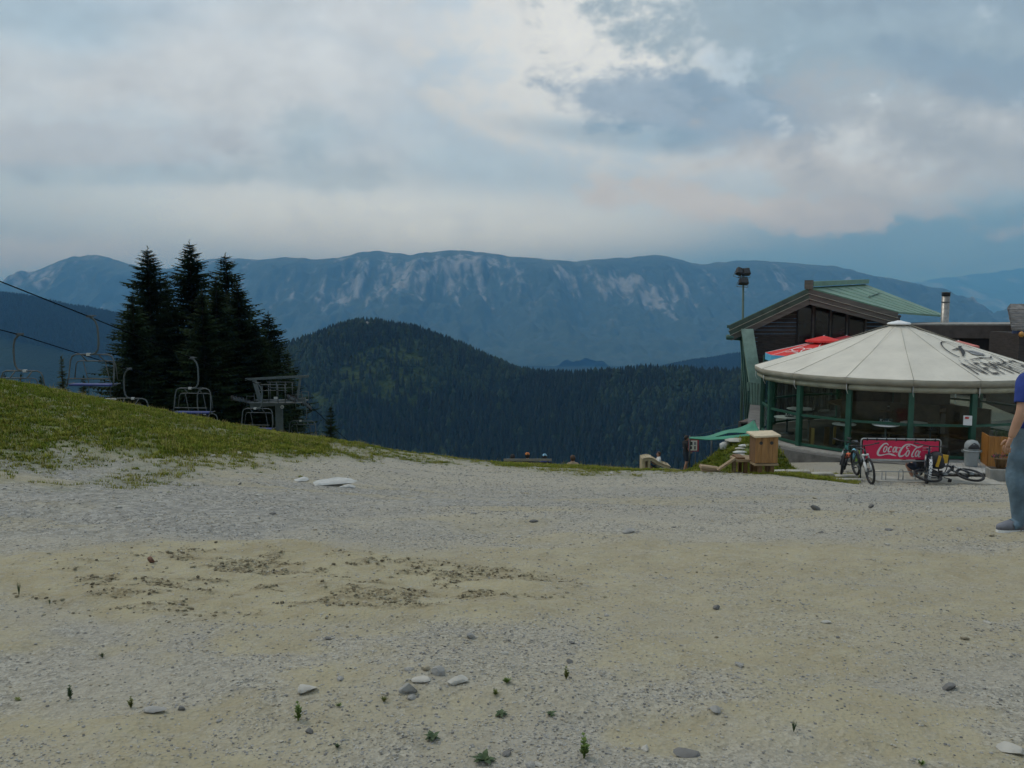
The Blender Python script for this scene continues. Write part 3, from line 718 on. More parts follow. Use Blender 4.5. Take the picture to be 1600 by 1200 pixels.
# crumbled clods of earth on the sand patch
g_ = np.random.default_rng(55); n = 60000; x = -4.6 + 6.4 * g_.random(n); y = 4.4 + 2.8 * g_.random(n); k = g_.random(n) < clod_mask(x, y) * .55 + .004 * sand_mask(x, y); x, y = x[k], y[k]
cl = [pebble(11, .7), pebble(12, .5), pebble(13, .8)]
for a, b in zip(cl, (mat('clod_brown', (.19, .16, .10), .95, .25, 12), mat('clod_tan', (.27, .245, .16), .95, .25, 12), mat('clod_dark', (.115, .095, .06), .95, .25, 12))): a.materials.append(b)
clods = scatter('earth_clods', np.stack([x, y, gheight(x, y) + .002], -1), .006 + .026 * g_.random(len(x)) ** 2.8, g_.choice(3, len(x), p=[.4, .45, .15]), g_.random(len(x)) * 6.28, cl)
tag(clods, 'crumbled brown clods of earth on the sand patch', 'clods', kind='stuff')

# single stones one can pick out
def stone(label, px, py, w, h, d, m, seed, rz=0.0, flat=True, name='stone'):
    r = random.Random(seed); p = hit(px, py); wm = w / F * p.y
    bm = bmesh.new(); bmesh.ops.create_icosphere(bm, subdivisions=2, radius=.5)
    sx, sy, s_z = wm, wm * d, h / F * p.y * 1.25
    off = [Vector((r.uniform(-1, 1), r.uniform(-1, 1), r.uniform(-1, 1))).normalized() for _ in range(7)]
    for v in bm.verts:
        c = v.co.copy()
        for o in off:                       # chop facets
            dd = c.dot(o) - .25
            if dd > 0: c -= o * dd * .97
        v.co = Vector((c.x * sx * 1.35, c.y * sy * 1.35, c.z * s_z * 1.35 + s_z * .28)) + Vector((r.uniform(-1, 1), r.uniform(-1, 1), r.uniform(-1, 1))) * wm * .008
    me = bpy.data.meshes.new(name); bm.to_mesh(me); bm.free()
    o = link(name, me, m); o.location = p; o.rotation_euler = (r.uniform(-.08, .08), r.uniform(-.08, .08), rz)
    tag(o, label, 'stone', 'stones lying on the gravel lot'); return o
SG, SD, SP, ST = STONE
WHITE_ROCK = mat('stone_white', (.47, .475, .455), .85, .12, 6)
BRICK = mat('brick_red', (.17, .085, .06), .9, .2, 9)
stone('broad white slab of rock at the foot of the grassy slope', 517, 757, 62, 9, .9, WHITE_ROCK, 1, .1)
stone('small flat white stone left of the broad white slab', 471, 751, 24, 5, .8, WHITE_ROCK, 2)
stone('small white stone at the front right corner of the white slab', 543, 762, 26, 5, .6, WHITE_ROCK, 3)
stone('small reddish-brown block lying alone on the left gravel', 236, 879, 11, 8, .9, BRICK, 4)
stone('dark grey rounded stone beside a weed in front of the sand patch', 637, 1083, 26, 17, .8, SG, 5)
stone('flat dark-edged stone behind the dark rounded one', 687, 1054, 22, 10, .8, SG, 6)
stone('pale flat slab just behind the dark rounded stone', 654, 1066, 30, 7, .7, SP, 7)
stone('small brown stone next to the flat dark-edged one', 665, 1049, 13, 6, .8, ST, 8)
stone('grey wedge-shaped stone at the right tip of the sand patch', 736, 999, 12, 9, .8, SG, 9)
stone('pale crumbly lump right of the pale slab', 716, 1068, 28, 12, .8, SP, 10)
stone('dark blue-grey stone lying alone at the lower right', 1481, 1078, 20, 12, .8, SD, 11)
stone('dark stone on the gravel below the nest box', 1273, 797, 16, 8, .8, SD, 12)
stone('small dark stone right of the one below the nest box', 1360, 794, 9, 7, .8, SD, 13)
stone('grey flat stone in the middle of the lot', 983, 833, 22, 6, .7, SG, 14)
stone('dark chip left of the grey flat stone mid lot', 835, 816, 14, 4, .7, SD, 15)
stone('pale flat stone in the lower middle gravel', 1118, 1116, 16, 9, .8, SG, 16)
stone('pale chip on the tan ground at the right', 1290, 974, 15, 5, .6, SP, 17)
stone('grey flat stone at the left of the front gravel', 478, 1079, 32, 9, .8, SP, 18)
stone('bluish flat stone at the bottom edge right of centre', 1070, 1182, 38, 8, .7, SD, 19)
stone('whitish stone at the bottom right edge', 1585, 1176, 44, 12, .7, SP, 20)
stone('dark small stone near the bottom left', 484, 1146, 14, 8, .8, SD, 21)
stone('grey flat stone on the front gravel at lower left', 245, 1112, 34, 6, .6, SG, 22)
stone('dark knob of rock on the front gravel at lower left', 283, 1112, 12, 8, .8, SD, 23)
stone('pale grey block lying on the far gravel at centre right', 1120, 952, 12, 8, .8, SD, 24)

# weeds sprouting from the gravel
LEAF = mat('weed_green', (.11, .17, .03), .7, .25, 20); LEAF_D = mat('weed_dark', (.05, .085, .03), .7, .25, 20); LEAF_Y = mat('weed_yellow', (.14, .16, .04), .7, .25, 20)
def weed(label, px, py, h, w, kind, seed, m):
    r = random.Random(seed); p = hit(px, py); H = h / F * p.y; Wd = w / F * p.y; mb = MB()
    def leaf(b, d, L, wd, curl=.3):
        d = Vector(d).normalized(); s = d.cross(Vector((0, 0, 1))); s = s.normalized() if s.length > 1e-4 else Vector((1, 0, 0))
        wd *= 1.9; mid = b + d * L * .5 + Vector((0, 0, .02 * L)); tip = b + d * L - Vector((0, 0, curl * L * .3))
        mb.add([b - s * wd * .25, b + s * wd * .25, mid + s * wd, tip, mid - s * wd], [(0, 1, 2, 4), (4, 2, 3)])
    if kind == 'upright':
        for k in range(4):
            a = r.random() * 6.28; lean = r.uniform(.05, .45) * (k > 0); hh = H * (1 if k == 0 else r.uniform(.45, .8))
            top = Vector((math.cos(a) * lean * hh, math.sin(a) * lean * hh, hh)); mb.tube([(0, 0, -.01), top * .5, top], [.0025, .002, .001], 4)
            nl = 12
            for q in range(nl):
                f = .15 + .85 * q / nl; b = top * f; aa = q * 2.4 + a
                leaf(b, (math.cos(aa), math.sin(aa), .8), max(.006, H * .26 * (1.15 - f * .6)), max(.002, H * .045))
    elif kind == 'rosette':
        for q in range(16):
            aa = q * 2.4 + r.random(); leaf(Vector((0, 0, .002)), (math.cos(aa), math.sin(aa), r.uniform(.25, 1.2)), Wd * .55 * r.uniform(.6, 1.1), Wd * .06, .8)
    else:
        for q in range(44):
            aa = r.random() * 6.28; b = Vector((0, 0, 0)); fl = r.uniform(.2, 1.0) * Wd / max(H, 1e-3) * .5; leaf(b, (math.cos(aa) * fl, math.sin(aa) * fl, 1.0), max(H, Wd * .4) * r.uniform(.5, 1.1), Wd * .02, .5)
    o = mb.build('weed', m, normals=False); o.location = p; o.rotation_euler.z = r.random() * 6
    tag(o, label, 'weed', 'weeds sprouting from the gravel'); return o
weed('bright green upright weed left of centre at the front', 466, 1128, 34, 18, 'upright', 1, LEAF)
weed('largest bright green weed, at the bottom edge right of centre', 912, 1186, 42, 34, 'upright', 2, LEAF)
weed('small upright weed at lower left of the sand patch', 110, 1092, 24, 14, 'upright', 3, LEAF_D)
weed('dull little weed between the lower left stones', 205, 1106, 20, 12, 'upright', 4, LEAF_Y)
weed('straggly dark weed in front of the dark rounded stone', 676, 1156, 28, 36, 'rosette', 5, LEAF_D)
weed('dark leafy rosette at the bottom edge, left of the largest weed', 756, 1190, 14, 44, 'rosette', 6, LEAF_D)
weed('dark rosette up and left of the largest weed', 861, 1118, 16, 22, 'rosette', 7, LEAF_D)
weed('dark low weed left of that upper rosette', 782, 1120, 10, 28, 'rosette', 8, LEAF_D)
weed('flat olive tuft right behind the pale slab stone', 774, 1088, 10, 30, 'tuft', 9, LEAF_Y)
weed('sprawling tuft behind the olive one', 792, 1070, 12, 34, 'tuft', 10, LEAF)
weed('thin dried sprig right of the sprawling tuft', 884, 1062, 24, 14, 'upright', 11, LEAF_Y)
weed('low olive tuft beside the bright green upright weed', 530, 1105, 8, 24, 'tuft', 12, LEAF)
weed('small tuft left of the dark rounded stone', 600, 1098, 12, 26, 'tuft', 13, LEAF_Y)
weed('small dark tuft near the bottom, left of centre', 528, 1172, 10, 24, 'tuft', 14, LEAF_D)
weed('pair of grass spikes at the right on the front gravel', 1240, 1146, 22, 16, 'tuft', 15, LEAF_D)
weed('flat green tuft at the bottom edge on the right', 1440, 1196, 8, 30, 'tuft', 16, LEAF)
weed('tall thin grass stalk at the left edge by the sand', 30, 932, 30, 10, 'tuft', 17, LEAF_D)
weed('short grass stalk right of the tall stalk at the left edge', 78, 948, 14, 6, 'tuft', 18, LEAF_D)
weed('small leafy weed at the far lower left', 28, 1096, 14, 16, 'rosette', 19, LEAF_Y)
weed('green sprig growing on the sand patch', 160, 1030, 12, 22, 'tuft', 20, LEAF_D)
# ------------------------------------------------------------------ chairlift
STEEL = mat('galvanised_steel', (.095, .11, .115), .6, .15, 4, metal=.5)
STEEL_D = mat('weathered_steel', (.10, .115, .12), .6, .2, 4, metal=.4)
PAINT_T = mat('tower_paint', (.075, .095, .10), .75, .12, 2)
SEAT = mat('seat_blue', (.010, .030, .17), .6, .15, 6); PADW = mat('footrest_white', (.45, .46, .46), .6, .1, 6); RUB = mat('rubber_black', (.02, .02, .022), .7, .2, 9)
NX = lambda d: -21.56 + .1 * d
FX = lambda d: -25.5 + .1 * d
NEAR = [(2, 10.5), (12, 6.9), (22, 4.35), (30, 2.5), (35.6, 1.05), (44.4, -1.3), (52.8, -3.45), (60, -5.15), (61.5, -5.55), (66, -7.6), (80, -14.0), (110, -28)]
FAR = [(2, 8.0), (12, 5.6), (22, 3.5), (30, 1.75), (36.9, .24), (45.4, -1.96), (53.7, -3.9), (60, -5.15), (61.5, -5.55), (66, -7.6), (80, -14.0), (110, -28)]
def zat(L, d): return float(np.interp(d, [p[0] for p in L], [p[1] for p in L]))
for lab, L, fx in (('upper black haul cable of the chairlift carrying the blue-seated chairs', NEAR, NX), ('lower black haul cable of the chairlift carrying the return chairs', FAR, FX)):
    mb = MB(); mb.tube([(fx(d), d, z) for d, z in L], .024, 6)
    tag(mb.build('lift_cable', mat('cable_black', (.006, .006, .006), 1.0, .1, 5, spec=.02)), lab, 'cable', 'chairlift cables')
def chair(label, fx, L, d, flip):
    root = empty('lift_chair', (fx(d), d, zat(L, d)), math.atan2(-.1, 1) + (math.pi if flip else 0)); tag(root, label, 'lift chair', 'chairs hanging on the chairlift')
    w = 1.0
    mb = MB(); mb.box((0, 0, .03), (.10, .42, .10)); mb.tube([(-.12, 0, .05), (.28, 0, .05)], .025, 6); mb.build('cable_clamp', STEEL_D, root)
    mb = MB(); mb.tube([(0, 0, 0), (.12, 0, -.06), (.24, 0, -.20), (.31, 0, -.42), (.33, 0, -.7), (.33, 0, -1.15), (.29, 0, -1.38), (.18, 0, -1.54), (.0, 0, -1.60), (-.15, 0, -1.60)], .042, 8); mb.build('hanger', PAINT_T if not flip else STEEL, root)
    mb = MB(); fr = [(-w - .05, -.25, -2.95), (-w - .02, -.1, -2.5), (-w + .02, 0, -1.85), (-w + .10, 0, -1.68), (-w + .28, 0, -1.60), (w - .28, 0, -1.60), (w - .10, 0, -1.68), (w - .02, 0, -1.85), (w + .02, -.1, -2.5), (w + .05, -.25, -2.95)]
    mb.tube(fr, .033, 7); mb.tube([(-w - .05, -.25, -2.88), (-w - .05, .3, -2.86)], .025, 6); mb.tube([(w + .05, -.25, -2.88), (w + .05, .3, -2.86)], .025, 6); mb.build('frame', STEEL, root)
    mb = MB(); mb.box((-.15, 0, -1.6), (.15, .12, .12)); mb.build('joint_block', PADW, root)
    mb = MB(); mb.tube([(-w + .02, .22, -2.7), (-w + .10, .25, -2.05), (-w + .17, .26, -1.93), (-w + .3, .26, -1.90), (w - .3, .26, -1.90), (w - .17, .26, -1.93), (w - .10, .25, -2.05), (w - .02, .22, -2.7)], .024, 6)
    for s in (-.5, .3): mb.tube([(s, 0, -1.60), (s + .08, .26, -1.90)], .026, 6)
    mb.build('restraint_bar', STEEL, root)
    mb = MB(); mb.box((0, -.02, -2.90), (2 * w - .1, .52, .09)); mb.build('seat', SEAT, root, bevel=.02)
    mb = MB(); mb.box((0, -.30, -2.62), (2 * w - .2, .04, .05)); mb.build('backrest', STEEL_D, root, bevel=.01)
    for s in (-.55, .45):
        mb = MB(); mb.tube([(s, .24, -1.95), (s, .55, -2.9), (s, .50, -3.55)], .02, 6); o = mb.build('footrest_bar', STEEL, root)
        mb = MB(); mb.box((s, .50, -3.58), (.42, .16, .07)); mb.build('footrest_pad', PADW, o)
    return root
chair('nearest lift chair with a long blue seat, hanging on the upper cable', NX, NEAR, 35.6, False)
chair('second blue-seated lift chair, in front of the spruces', NX, NEAR, 44.4, False)
chair('blue-seated lift chair just left of the lift tower pole', NX, NEAR, 52.8, False)
chair('lift chair hanging low just right of the lift tower pole', NX, NEAR, 60.9, False)
chair('leftmost lift chair, on the lower cable over the grass', FX, FAR, 36.9, True)
chair('small lift chair on the lower cable at the left edge of the spruces', FX, FAR, 45.4, True)
chair('lift chair almost hidden behind the second blue-seated chair', FX, FAR, 53.7, True)

def lift_tower():
    D = 60.0; c = at(436, 640, D); g = gz(c.x, D)
    t = empty('lift_tower', (c.x, D, g - .3)); tag(t, 'grey steel chairlift tower with top beam, catwalk and sheaves', 'lift tower')
    Zb = lambda py: at(436, py, D).z - (g - .3)
    X = lambda px: at(px, 640, D).x - c.x
    mb = MB(); mb.lathe([(.34, 0), (.27, Zb(632)), (.27, Zb(628))], 16); mb.build('pole', PAINT_T, t)
    mb = MB(); mb.lathe([(.42, 0), (.42, .06)], 16); mb.build('base_plate', STEEL_D, t)
    mb = MB(); mb.beam((X(392), 0, Zb(634)), (X(478), 0, Zb(625)), .30, .34); mb.build('crossarm', PAINT_T, t)
    mb = MB(); mb.beam((X(384), .1, Zb(593)), (X(483), .1, Zb(588)), .14, .16); mb.build('top_beam', PAINT_T, t)
    mb = MB(); mb.beam((X(398), .1, Zb(594)), (X(407), .1, Zb(630)), .28, .22); mb.build('beam_leg', PAINT_T, t)
    mb = MB(); mb.beam((X(470), .1, Zb(590)), (X(464), .1, Zb(626)), .14, .14); mb.build('beam_leg', PAINT_T, t)
    for lo, hi, y in ((394, 478, -.75), (394, 478, .75)):
        mb = MB(); mb.box(((X(lo) + X(hi)) / 2, y, Zb(627)), (X(hi) - X(lo), .55, .05)); mb.build('catwalk', STEEL_D, t)
    for y in (-1.0, 1.0):
        for px in (417, 427, 441, 452):
            mb = MB(); mb.tube([(X(px), y, Zb(627)), (X(px), y, Zb(599))], .035, 6); mb.build('railing_post', STEEL, t)
        for py in (599, 608):
            mb = MB(); mb.tube([(X(412), y, Zb(py)), (X(455), y, Zb(py))], .028, 6); mb.build('railing', STEEL, t)
    for xa, xb, lo in ((392, 404, 617), (467, 478, 614)):
        for y in (-.9, .9):
            mb = MB(); mb.tube([(X(xa), y, Zb(633)), (X(xa), y, Zb(lo)), (X(xb), y, Zb(lo)), (X(xb), y, Zb(631))], .03, 6); mb.build('railing', STEEL, t)
    # sheave trains along both cables
    for fx, L, lab in ((NX, NEAR, 'r'), (FX, FAR, 'l')):
        dd = np.linspace(58.2, 62.6, 9)
        P = [Vector((fx(d) - c.x, d - D, zat(L, d) - .20 - (g - .3))) for d in dd]
        mb = MB()
        for a, b in zip(P[:-1], P[1:]): mb.beam(a + Vector((.09, 0, -.06)), b + Vector((.09, 0, -.06)), .05, .16)
        st = mb.build('sheave_train', STEEL_D, t)
        for p in P:
            mb = MB(); mb.tube([p + Vector((-.06, 0, 0)), p + Vector((.06, 0, 0))], .19, 12, smooth=False); mb.build('sheave', RUB, st)
            mb = MB(); mb.tube([p + Vector((-.07, 0, .05)), p + Vector((.075, 0, .05))], .07, 8); mb.build('sheave_hub', STEEL, st)
    mb = MB(); mb.box((X(434), -.35, Zb(621)), (.32, .03, .16)); mb.build('number_plate', PADW, t)
    mb = MB(); mb.tube([(X(443), -.32, Zb(635)), (X(443), -.36, Zb(635))], .13, 14, smooth=False); o = mb.build('signal_disc', PADW, t)
    mb = MB(); mb.tube([(X(443), -.365, Zb(635)), (X(443), -.372, Zb(635))], .05, 12, smooth=False); mb.build('disc_centre', STEEL_D, o)
    for k in range(26):
        mb = MB(); mb.tube([(-.2, -.36 - .001 * k, .5 + k * .28), (.2, -.36 - .001 * k, .5 + k * .28)], .015, 5); mb.build('ladder_rung', STEEL, t)
        if .5 + k * .28 > Zb(640): break
lift_tower()
# ------------------------------------------------------------------ terrace, umbrella bar, restaurant
GREEN = mat('green_paint', (.018, .085, .055), .45, .15, 4); GREEN_P = mat('pale_green_paint', (.24, .36, .30), .6, .12, 3); GREEN_R = mat('green_roof_sheet', (.115, .225, .155), .5, .14, 1.2, bump=.1)
GREEN_D = mat('green_shutter', (.03, .09, .075), .6, .2, 3)
FASCIA = mat('fascia_board', (.105, .098, .085), .7, .2, 2, stretch=(.4, .4, 3)); TRIM = mat('pale_trim', (.42, .42, .34), .6, .1, 4); FASC_G = mat('fascia_green', (.05, .085, .065), .7, .2, 2)
DARKWOOD = mat('dark_timber', (.042, .036, .032), .8, .25, 3, stretch=(1, 1, 6)); BLACKWOOD = mat('blackened_timber', (.018, .017, .017), .8, .25, 3)
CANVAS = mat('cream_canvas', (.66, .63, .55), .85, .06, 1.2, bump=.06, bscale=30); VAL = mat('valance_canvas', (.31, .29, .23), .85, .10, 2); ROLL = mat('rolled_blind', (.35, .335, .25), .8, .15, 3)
PRINT = mat('black_print', (.03, .032, .035), .8, .1, 8); PRINT_G = mat('grey_print', (.22, .23, .24), .8, .1, 8)
WHITE = mat('white_plastic', (.75, .76, .76), .4, .05, 4); CONC = mat('concrete', (.26, .255, .235), .9, .15, 4, bump=.15); SLAB = mat('pale_slab', (.38, .365, .32), .9, .15, 3, bump=.15)
WOODY = mat('yellow_timber', (.36, .24, .08), .6, .2, 4, stretch=(6, 6, .6)); WOODB = mat('brown_timber', (.13, .075, .03), .7, .25, 4, stretch=(6, 6, .6)); BARWOOD = mat('bar_panel', (.085, .060, .035), .6, .25, 3)
CHROME = mat('stainless', (.27, .265, .25), .42, .2, 6, metal=.8)
def glass_mat():
    m = bpy.data.materials.new('window_glass'); m.use_nodes = True; nt = m.node_tree; nt.nodes.clear()
    o = nt.nodes.new('ShaderNodeOutputMaterial'); t = nt.nodes.new('ShaderNodeBsdfTransparent'); t.inputs[0].default_value = (.86, .90, .88, 1)
    g = nt.nodes.new('ShaderNodeBsdfGlossy'); g.inputs['Roughness'].default_value = .02; mx = nt.nodes.new('ShaderNodeMixShader')
    lw = nt.nodes.new('ShaderNodeLayerWeight'); lw.inputs['Blend'].default_value = .5
    pw = nt.nodes.new('ShaderNodeMath'); pw.operation = 'POWER'; pw.inputs[1].default_value = 4.0; nt.links.new(lw.outputs['Facing'], pw.inputs[0])
    fr = nt.nodes.new('ShaderNodeMath'); fr.operation = 'MULTIPLY_ADD'; fr.inputs[1].default_value = .45; fr.inputs[2].default_value = .025; nt.links.new(pw.outputs[0], fr.inputs[0])
    nt.links.new(fr.outputs[0], mx.inputs[0]); nt.links.new(t.outputs[0], mx.inputs[1]); nt.links.new(g.outputs[0], mx.inputs[2]); nt.links.new(mx.outputs[0], o.inputs[0]); return m
GLASS = glass_mat()
def translucent(m, f):       # thin cloth lets part of the daylight through
    nt = m.node_tree; b = nt.nodes['Principled BSDF']; o = [n for n in nt.nodes if n.type == 'OUTPUT_MATERIAL'][0]
    t = nt.nodes.new('ShaderNodeBsdfTranslucent'); src = b.inputs['Base Color'].links[0].from_socket; nt.links.new(src, t.inputs[0])
    mx = nt.nodes.new('ShaderNodeMixShader'); mx.inputs[0].default_value = f; nt.links.new(b.outputs[0], mx.inputs[1]); nt.links.new(t.outputs[0], mx.inputs[2]); nt.links.new(mx.outputs[0], o.inputs[0])
translucent(CANVAS, .10)
PANE = mat('dark_window', (.012, .014, .016), .12, .1, 2)

PC = Vector((13.6, 29.3, 0)); ZF = -3.15; NPAN = 16; RIM = 4.84; ZR = -.66; ZA = .97
fdir = Vector((-PC.x, -PC.y, 0)).normalized(); rdir = Vector((-fdir.y, fdir.x, 0))
if rdir.x < 0: rdir = -rdir
TH0 = 5.5
def pol(th, rho, z):           # relative to the bar's centre on the floor
    t = R(th); d = fdir * math.cos(t) + rdir * math.sin(t); return Vector((d.x * rho, d.y * rho, z - ZF))
def onroof(th, rho, lift=0.0):  # faceted cone
    k = (th - TH0) / 22.5; c = TH0 + 22.5 * (math.floor(k) + .5)
    f = math.cos(R(11.25)) / math.cos(R(th - c)); return pol(th, rho * f, ZA - .05 - (ZA - .05 - ZR) * rho / RIM + lift)
bar = empty('umbrella_bar', (PC.x, PC.y, ZF)); tag(bar, 'round glazed bar under a huge cream umbrella roof with green posts', 'umbrella bar')
for i in range(NPAN):
    a, b = TH0 + 22.5 * i, TH0 + 22.5 * (i + 1); mb = MB(); rows = 7; cols = 4; vs = []; fs = []
    for r_ in range(rows + 1):
        rho = .22 + (RIM - .22) * r_ / rows
        for c_ in range(cols + 1):
            u = c_ / cols; p = pol(a, rho, 0).lerp(pol(b, rho, 0), u)
            sag = -.012 * math.sin(math.pi * r_ / rows) - .02 * math.sin(math.pi * u) * (r_ / rows)
            p.z = ZA - .05 - (ZA - .05 - ZR) * rho / RIM + sag - ZF; vs.append(p)
    for r_ in range(rows):
        for c_ in range(cols):
            q = r_ * (cols + 1) + c_; fs.append((q, q + 1, q + cols + 2, q + cols + 1))
    mb.add(vs, fs, True)
    mb.build('canopy_panel', CANVAS, bar)
    mb = MB(); mb.tube([pol(a, .22, ZA - .05 + .012), pol(a, 2.6, ZA - .05 - (ZA - .05 - ZR) * 2.6 / RIM - .012), pol(a, RIM, ZR + .012)], .006, 5); mb.build('canopy_seam', VAL, bar)
    # valance below the rim and the rolled blind under it
    mb = MB(); n = 8; vs = []; fs = []
    for q in range(n + 1):
        u = q / n; p0 = pol(a, RIM, 0).lerp(pol(b, RIM, 0), u); w = .015 * math.sin(u * 25 + i); s = 1 + w / RIM
        vs += [(p0.x, p0.y, ZR - .01 - ZF), (p0.x * s, p0.y * s, ZR - .10 - .008 * math.sin(u * 19 + i) - ZF), (p0.x * .995, p0.y * .995, ZR - .20 - .02 * math.sin(u * 3.14) - ZF)]
    for q in range(n): fs += [(q * 3, q * 3 + 3, q * 3 + 4, q * 3 + 1), (q * 3 + 1, q * 3 + 4, q * 3 + 5, q * 3 + 2)]
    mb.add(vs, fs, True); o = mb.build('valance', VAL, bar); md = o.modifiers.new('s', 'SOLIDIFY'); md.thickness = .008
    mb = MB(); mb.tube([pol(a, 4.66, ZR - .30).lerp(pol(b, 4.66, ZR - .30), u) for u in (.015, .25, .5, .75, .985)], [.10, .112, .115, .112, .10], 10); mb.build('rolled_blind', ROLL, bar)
    mb = MB(); mb.tube([pol(a, 4.79, ZR - .2), pol(a, 4.80, ZR - .38), pol(a + .3, 4.73, ZR - .52)], .008, 5); mb.build('blind_cord', WHITE, bar)
    # posts, rails, glass
    mb = MB(); p = pol(a, 4.52, 0); d = p.normalized(); mb.box((p.x, p.y, (ZR + .05 - ZF) / 2), (.15, .15, ZR + .05 - ZF), rot=Euler((0, 0, math.atan2(d.y, d.x))).to_matrix()); mb.build('post', GREEN, bar)
    if i == 2: continue          # the entrance
    e0, e1 = pol(a, 4.52, 0), pol(b, 4.52, 0); dv = (e1 - e0).normalized(); s0, s1 = e0 + dv * .08, e1 - dv * .08
    for z, h in ((1.10, .075), (.13, .08)):
        mb = MB(); mb.beam(s0 + Vector((0, 0, z - e0.z)), s1 + Vector((0, 0, z - e0.z)), .07, h); mb.build('rail', GREEN, bar)
    for z0_, z1_ in ((.18, 1.055), (1.145, 2.1)):
        mb = MB(); q0 = s0 + Vector((0, 0, (z0_ + z1_) / 2 - e0.z)); q1 = s1 + Vector((0, 0, (z0_ + z1_) / 2 - e0.z)); mb.beam(q0, q1, .008, z1_ - z0_); mb.build('glass_pane', GLASS, bar)
    mb = MB(); mb.beam(pol(a, RIM - .12, ZR - .06), pol(b, RIM - .12, ZR - .06), .05, .07); mb.build('rim_beam', GREEN, bar)
mb = MB(); mb.lathe([(.36, ZA - .09 - ZF), (.40, ZA - .055 - ZF), (.36, ZA - .02 - ZF), (.15, ZA + .03 - ZF), (.05, ZA + .06 - ZF)], 20); cap = mb.build('roof_cap', WHITE, bar)
mb = MB(); mb.lathe([(.035, ZA + .05 - ZF), (.025, ZA + .14 - ZF), (.06, ZA + .19 - ZF), (.055, ZA + .23 - ZF), (.02, ZA + .25 - ZF)], 12); mb.build('finial', PRINT, cap)
mb = MB(); mb.lathe([(.12, 0), (.10, ZA - .1 - ZF)], 12); mb.build('centre_mast', GREEN, bar)
mb = MB(); mb.lathe([(4.78, -.12), (4.82, .02), (4.75, .06), (.2, .06)], 48, a0=.1); mb.build('base_ring', CONC, bar)
MB().lathe([(4.4, .062), (4.4, .075), (.2, .075)], 48).build('floor', mat('dark_floor', (.05, .042, .035), .8, .2, 3), bar)
# print on the roof: emblem, small figures and the name running round the cone
def roof_print(me, name, th0, rho0, m, mid_th=None):
    v = np.zeros(len(me.vertices) * 3, np.float32); me.vertices.foreach_get('co', v); v = v.reshape(-1, 3); out = np.zeros_like(v)
    for i, (x_, y_, _) in enumerate(v):
        rho = rho0 - y_; th = th0 + math.degrees(x_ / rho0); out[i] = onroof(th, rho, .02)
    me.vertices.foreach_set('co', out.ravel()); me.update(); return link(name, me, m, bar)
def sub_text(s, size, sxx, bold=0.0):
    me = text_mesh(s, size, 0, bold, 'LEFT', 1.2); bm = bmesh.new(); bm.from_mesh(me)
    for v in bm.verts: v.co.x *= sxx
    bmesh.ops.triangulate(bm, faces=bm.faces)
    for _ in range(2): bmesh.ops.subdivide_edges(bm, edges=[e for e in bm.edges if e.calc_length() > .12], cuts=1); bmesh.ops.triangulate(bm, faces=bm.faces)
    bm.to_mesh(me); bm.free(); return me
nm = sub_text('NEMIROFF', 1.30, .50, -.004); roof_print(nm, 'lettering', 29.6, 4.42, PRINT)
roof_print(sub_text('1 8 7 2', .20, 1.3), 'lettering', 31, 3.42, PRINT_G)
def ribbon(pts, ws):
    mb = MB(); vs = []; fs = []; P = [Vector((p[0], p[1], 0)) for p in pts]
    for i, p in enumerate(P):
        t = (P[min(i + 1, len(P) - 1)] - P[max(i - 1, 0)]); n = Vector((-t.y, t.x, 0)); n = n.normalized() if n.length > 0 else Vector((0, 1, 0))
        w = ws[i] if isinstance(ws, (list, tuple)) else ws; vs += [p + n * w / 2, p - n * w / 2]
    for i in range(len(P) - 1): fs.append((2 * i, 2 * i + 1, 2 * i + 3, 2 * i + 2))
    mb.add(vs, fs); return mb
def arc(cx, cy, rx, ry, a0, a1, n=24): return [(cx + rx * math.cos(R(a0 + (a1 - a0) * k / n)), cy + ry * math.sin(R(a0 + (a1 - a0) * k / n))) for k in range(n + 1)]
EM = [(arc(0, 0, .82, .98, 20, 200), .05), (arc(0, 0, .82, .98, 235, 345), .05), ([(-.62, -.3), (-.3, .05), (-.1, .3), (.2, .5), (.5, .55)], [.03, .12, .16, .10, .03]), ([(-.55, .25), (-.2, .35), (.1, .1), (.35, -.25)], [.03, .10, .10, .03]), ([(-.6, -.55), (-.1, -.42), (.3, -.5), (.6, -.35)], [.02, .07, .07, .02])]
for k, (pts, w) in enumerate(EM): roof_print(ribbon(pts, w).mesh('emblem'), 'emblem', 52, 2.75, PRINT if k != 2 else PRINT)
roof_print(ribbon([(-.1, -.15), (.1, 0), (.3, -.05), (.5, -.2)], [.1, .42, .40, .1]).mesh('emblem'), 'emblem', 52, 2.75, PRINT_G)

# inside the bar
def bar_counter():
    c = empty('bar_counter', (PC.x, PC.y, ZF + .06)); tag(c, 'dark octagonal wooden bar counter in the middle of the umbrella bar', 'bar counter')
    for i in range(8):
        a, b = 45 * i, 45 * (i + 1); p0, p1 = pol(a, 1.9, ZF), pol(b, 1.9, ZF)
        mb = MB(); mb.beam(p0 + Vector((0, 0, .55)), p1 + Vector((0, 0, .55)), .08, 1.1); mb.build('counter_panel', BARWOOD, c)
        q0, q1 = pol(a, 2.02, ZF), pol(b, 2.02, ZF); mb = MB(); mb.beam(q0 + Vector((0, 0, 1.13)), q1 + Vector((0, 0, 1.13)), .5, .05); mb.build('counter_top', WOODB, c)
    for i in (0, 2, 4, 6):
        p = pol(45 * i + 20, 1.3, ZF); mb = MB(); mb.box((p.x, p.y, 1.45), (.9, .5, .55)); mb.build('shelf_cabinet', BARWOOD, c, bevel=.01)
bar_counter()
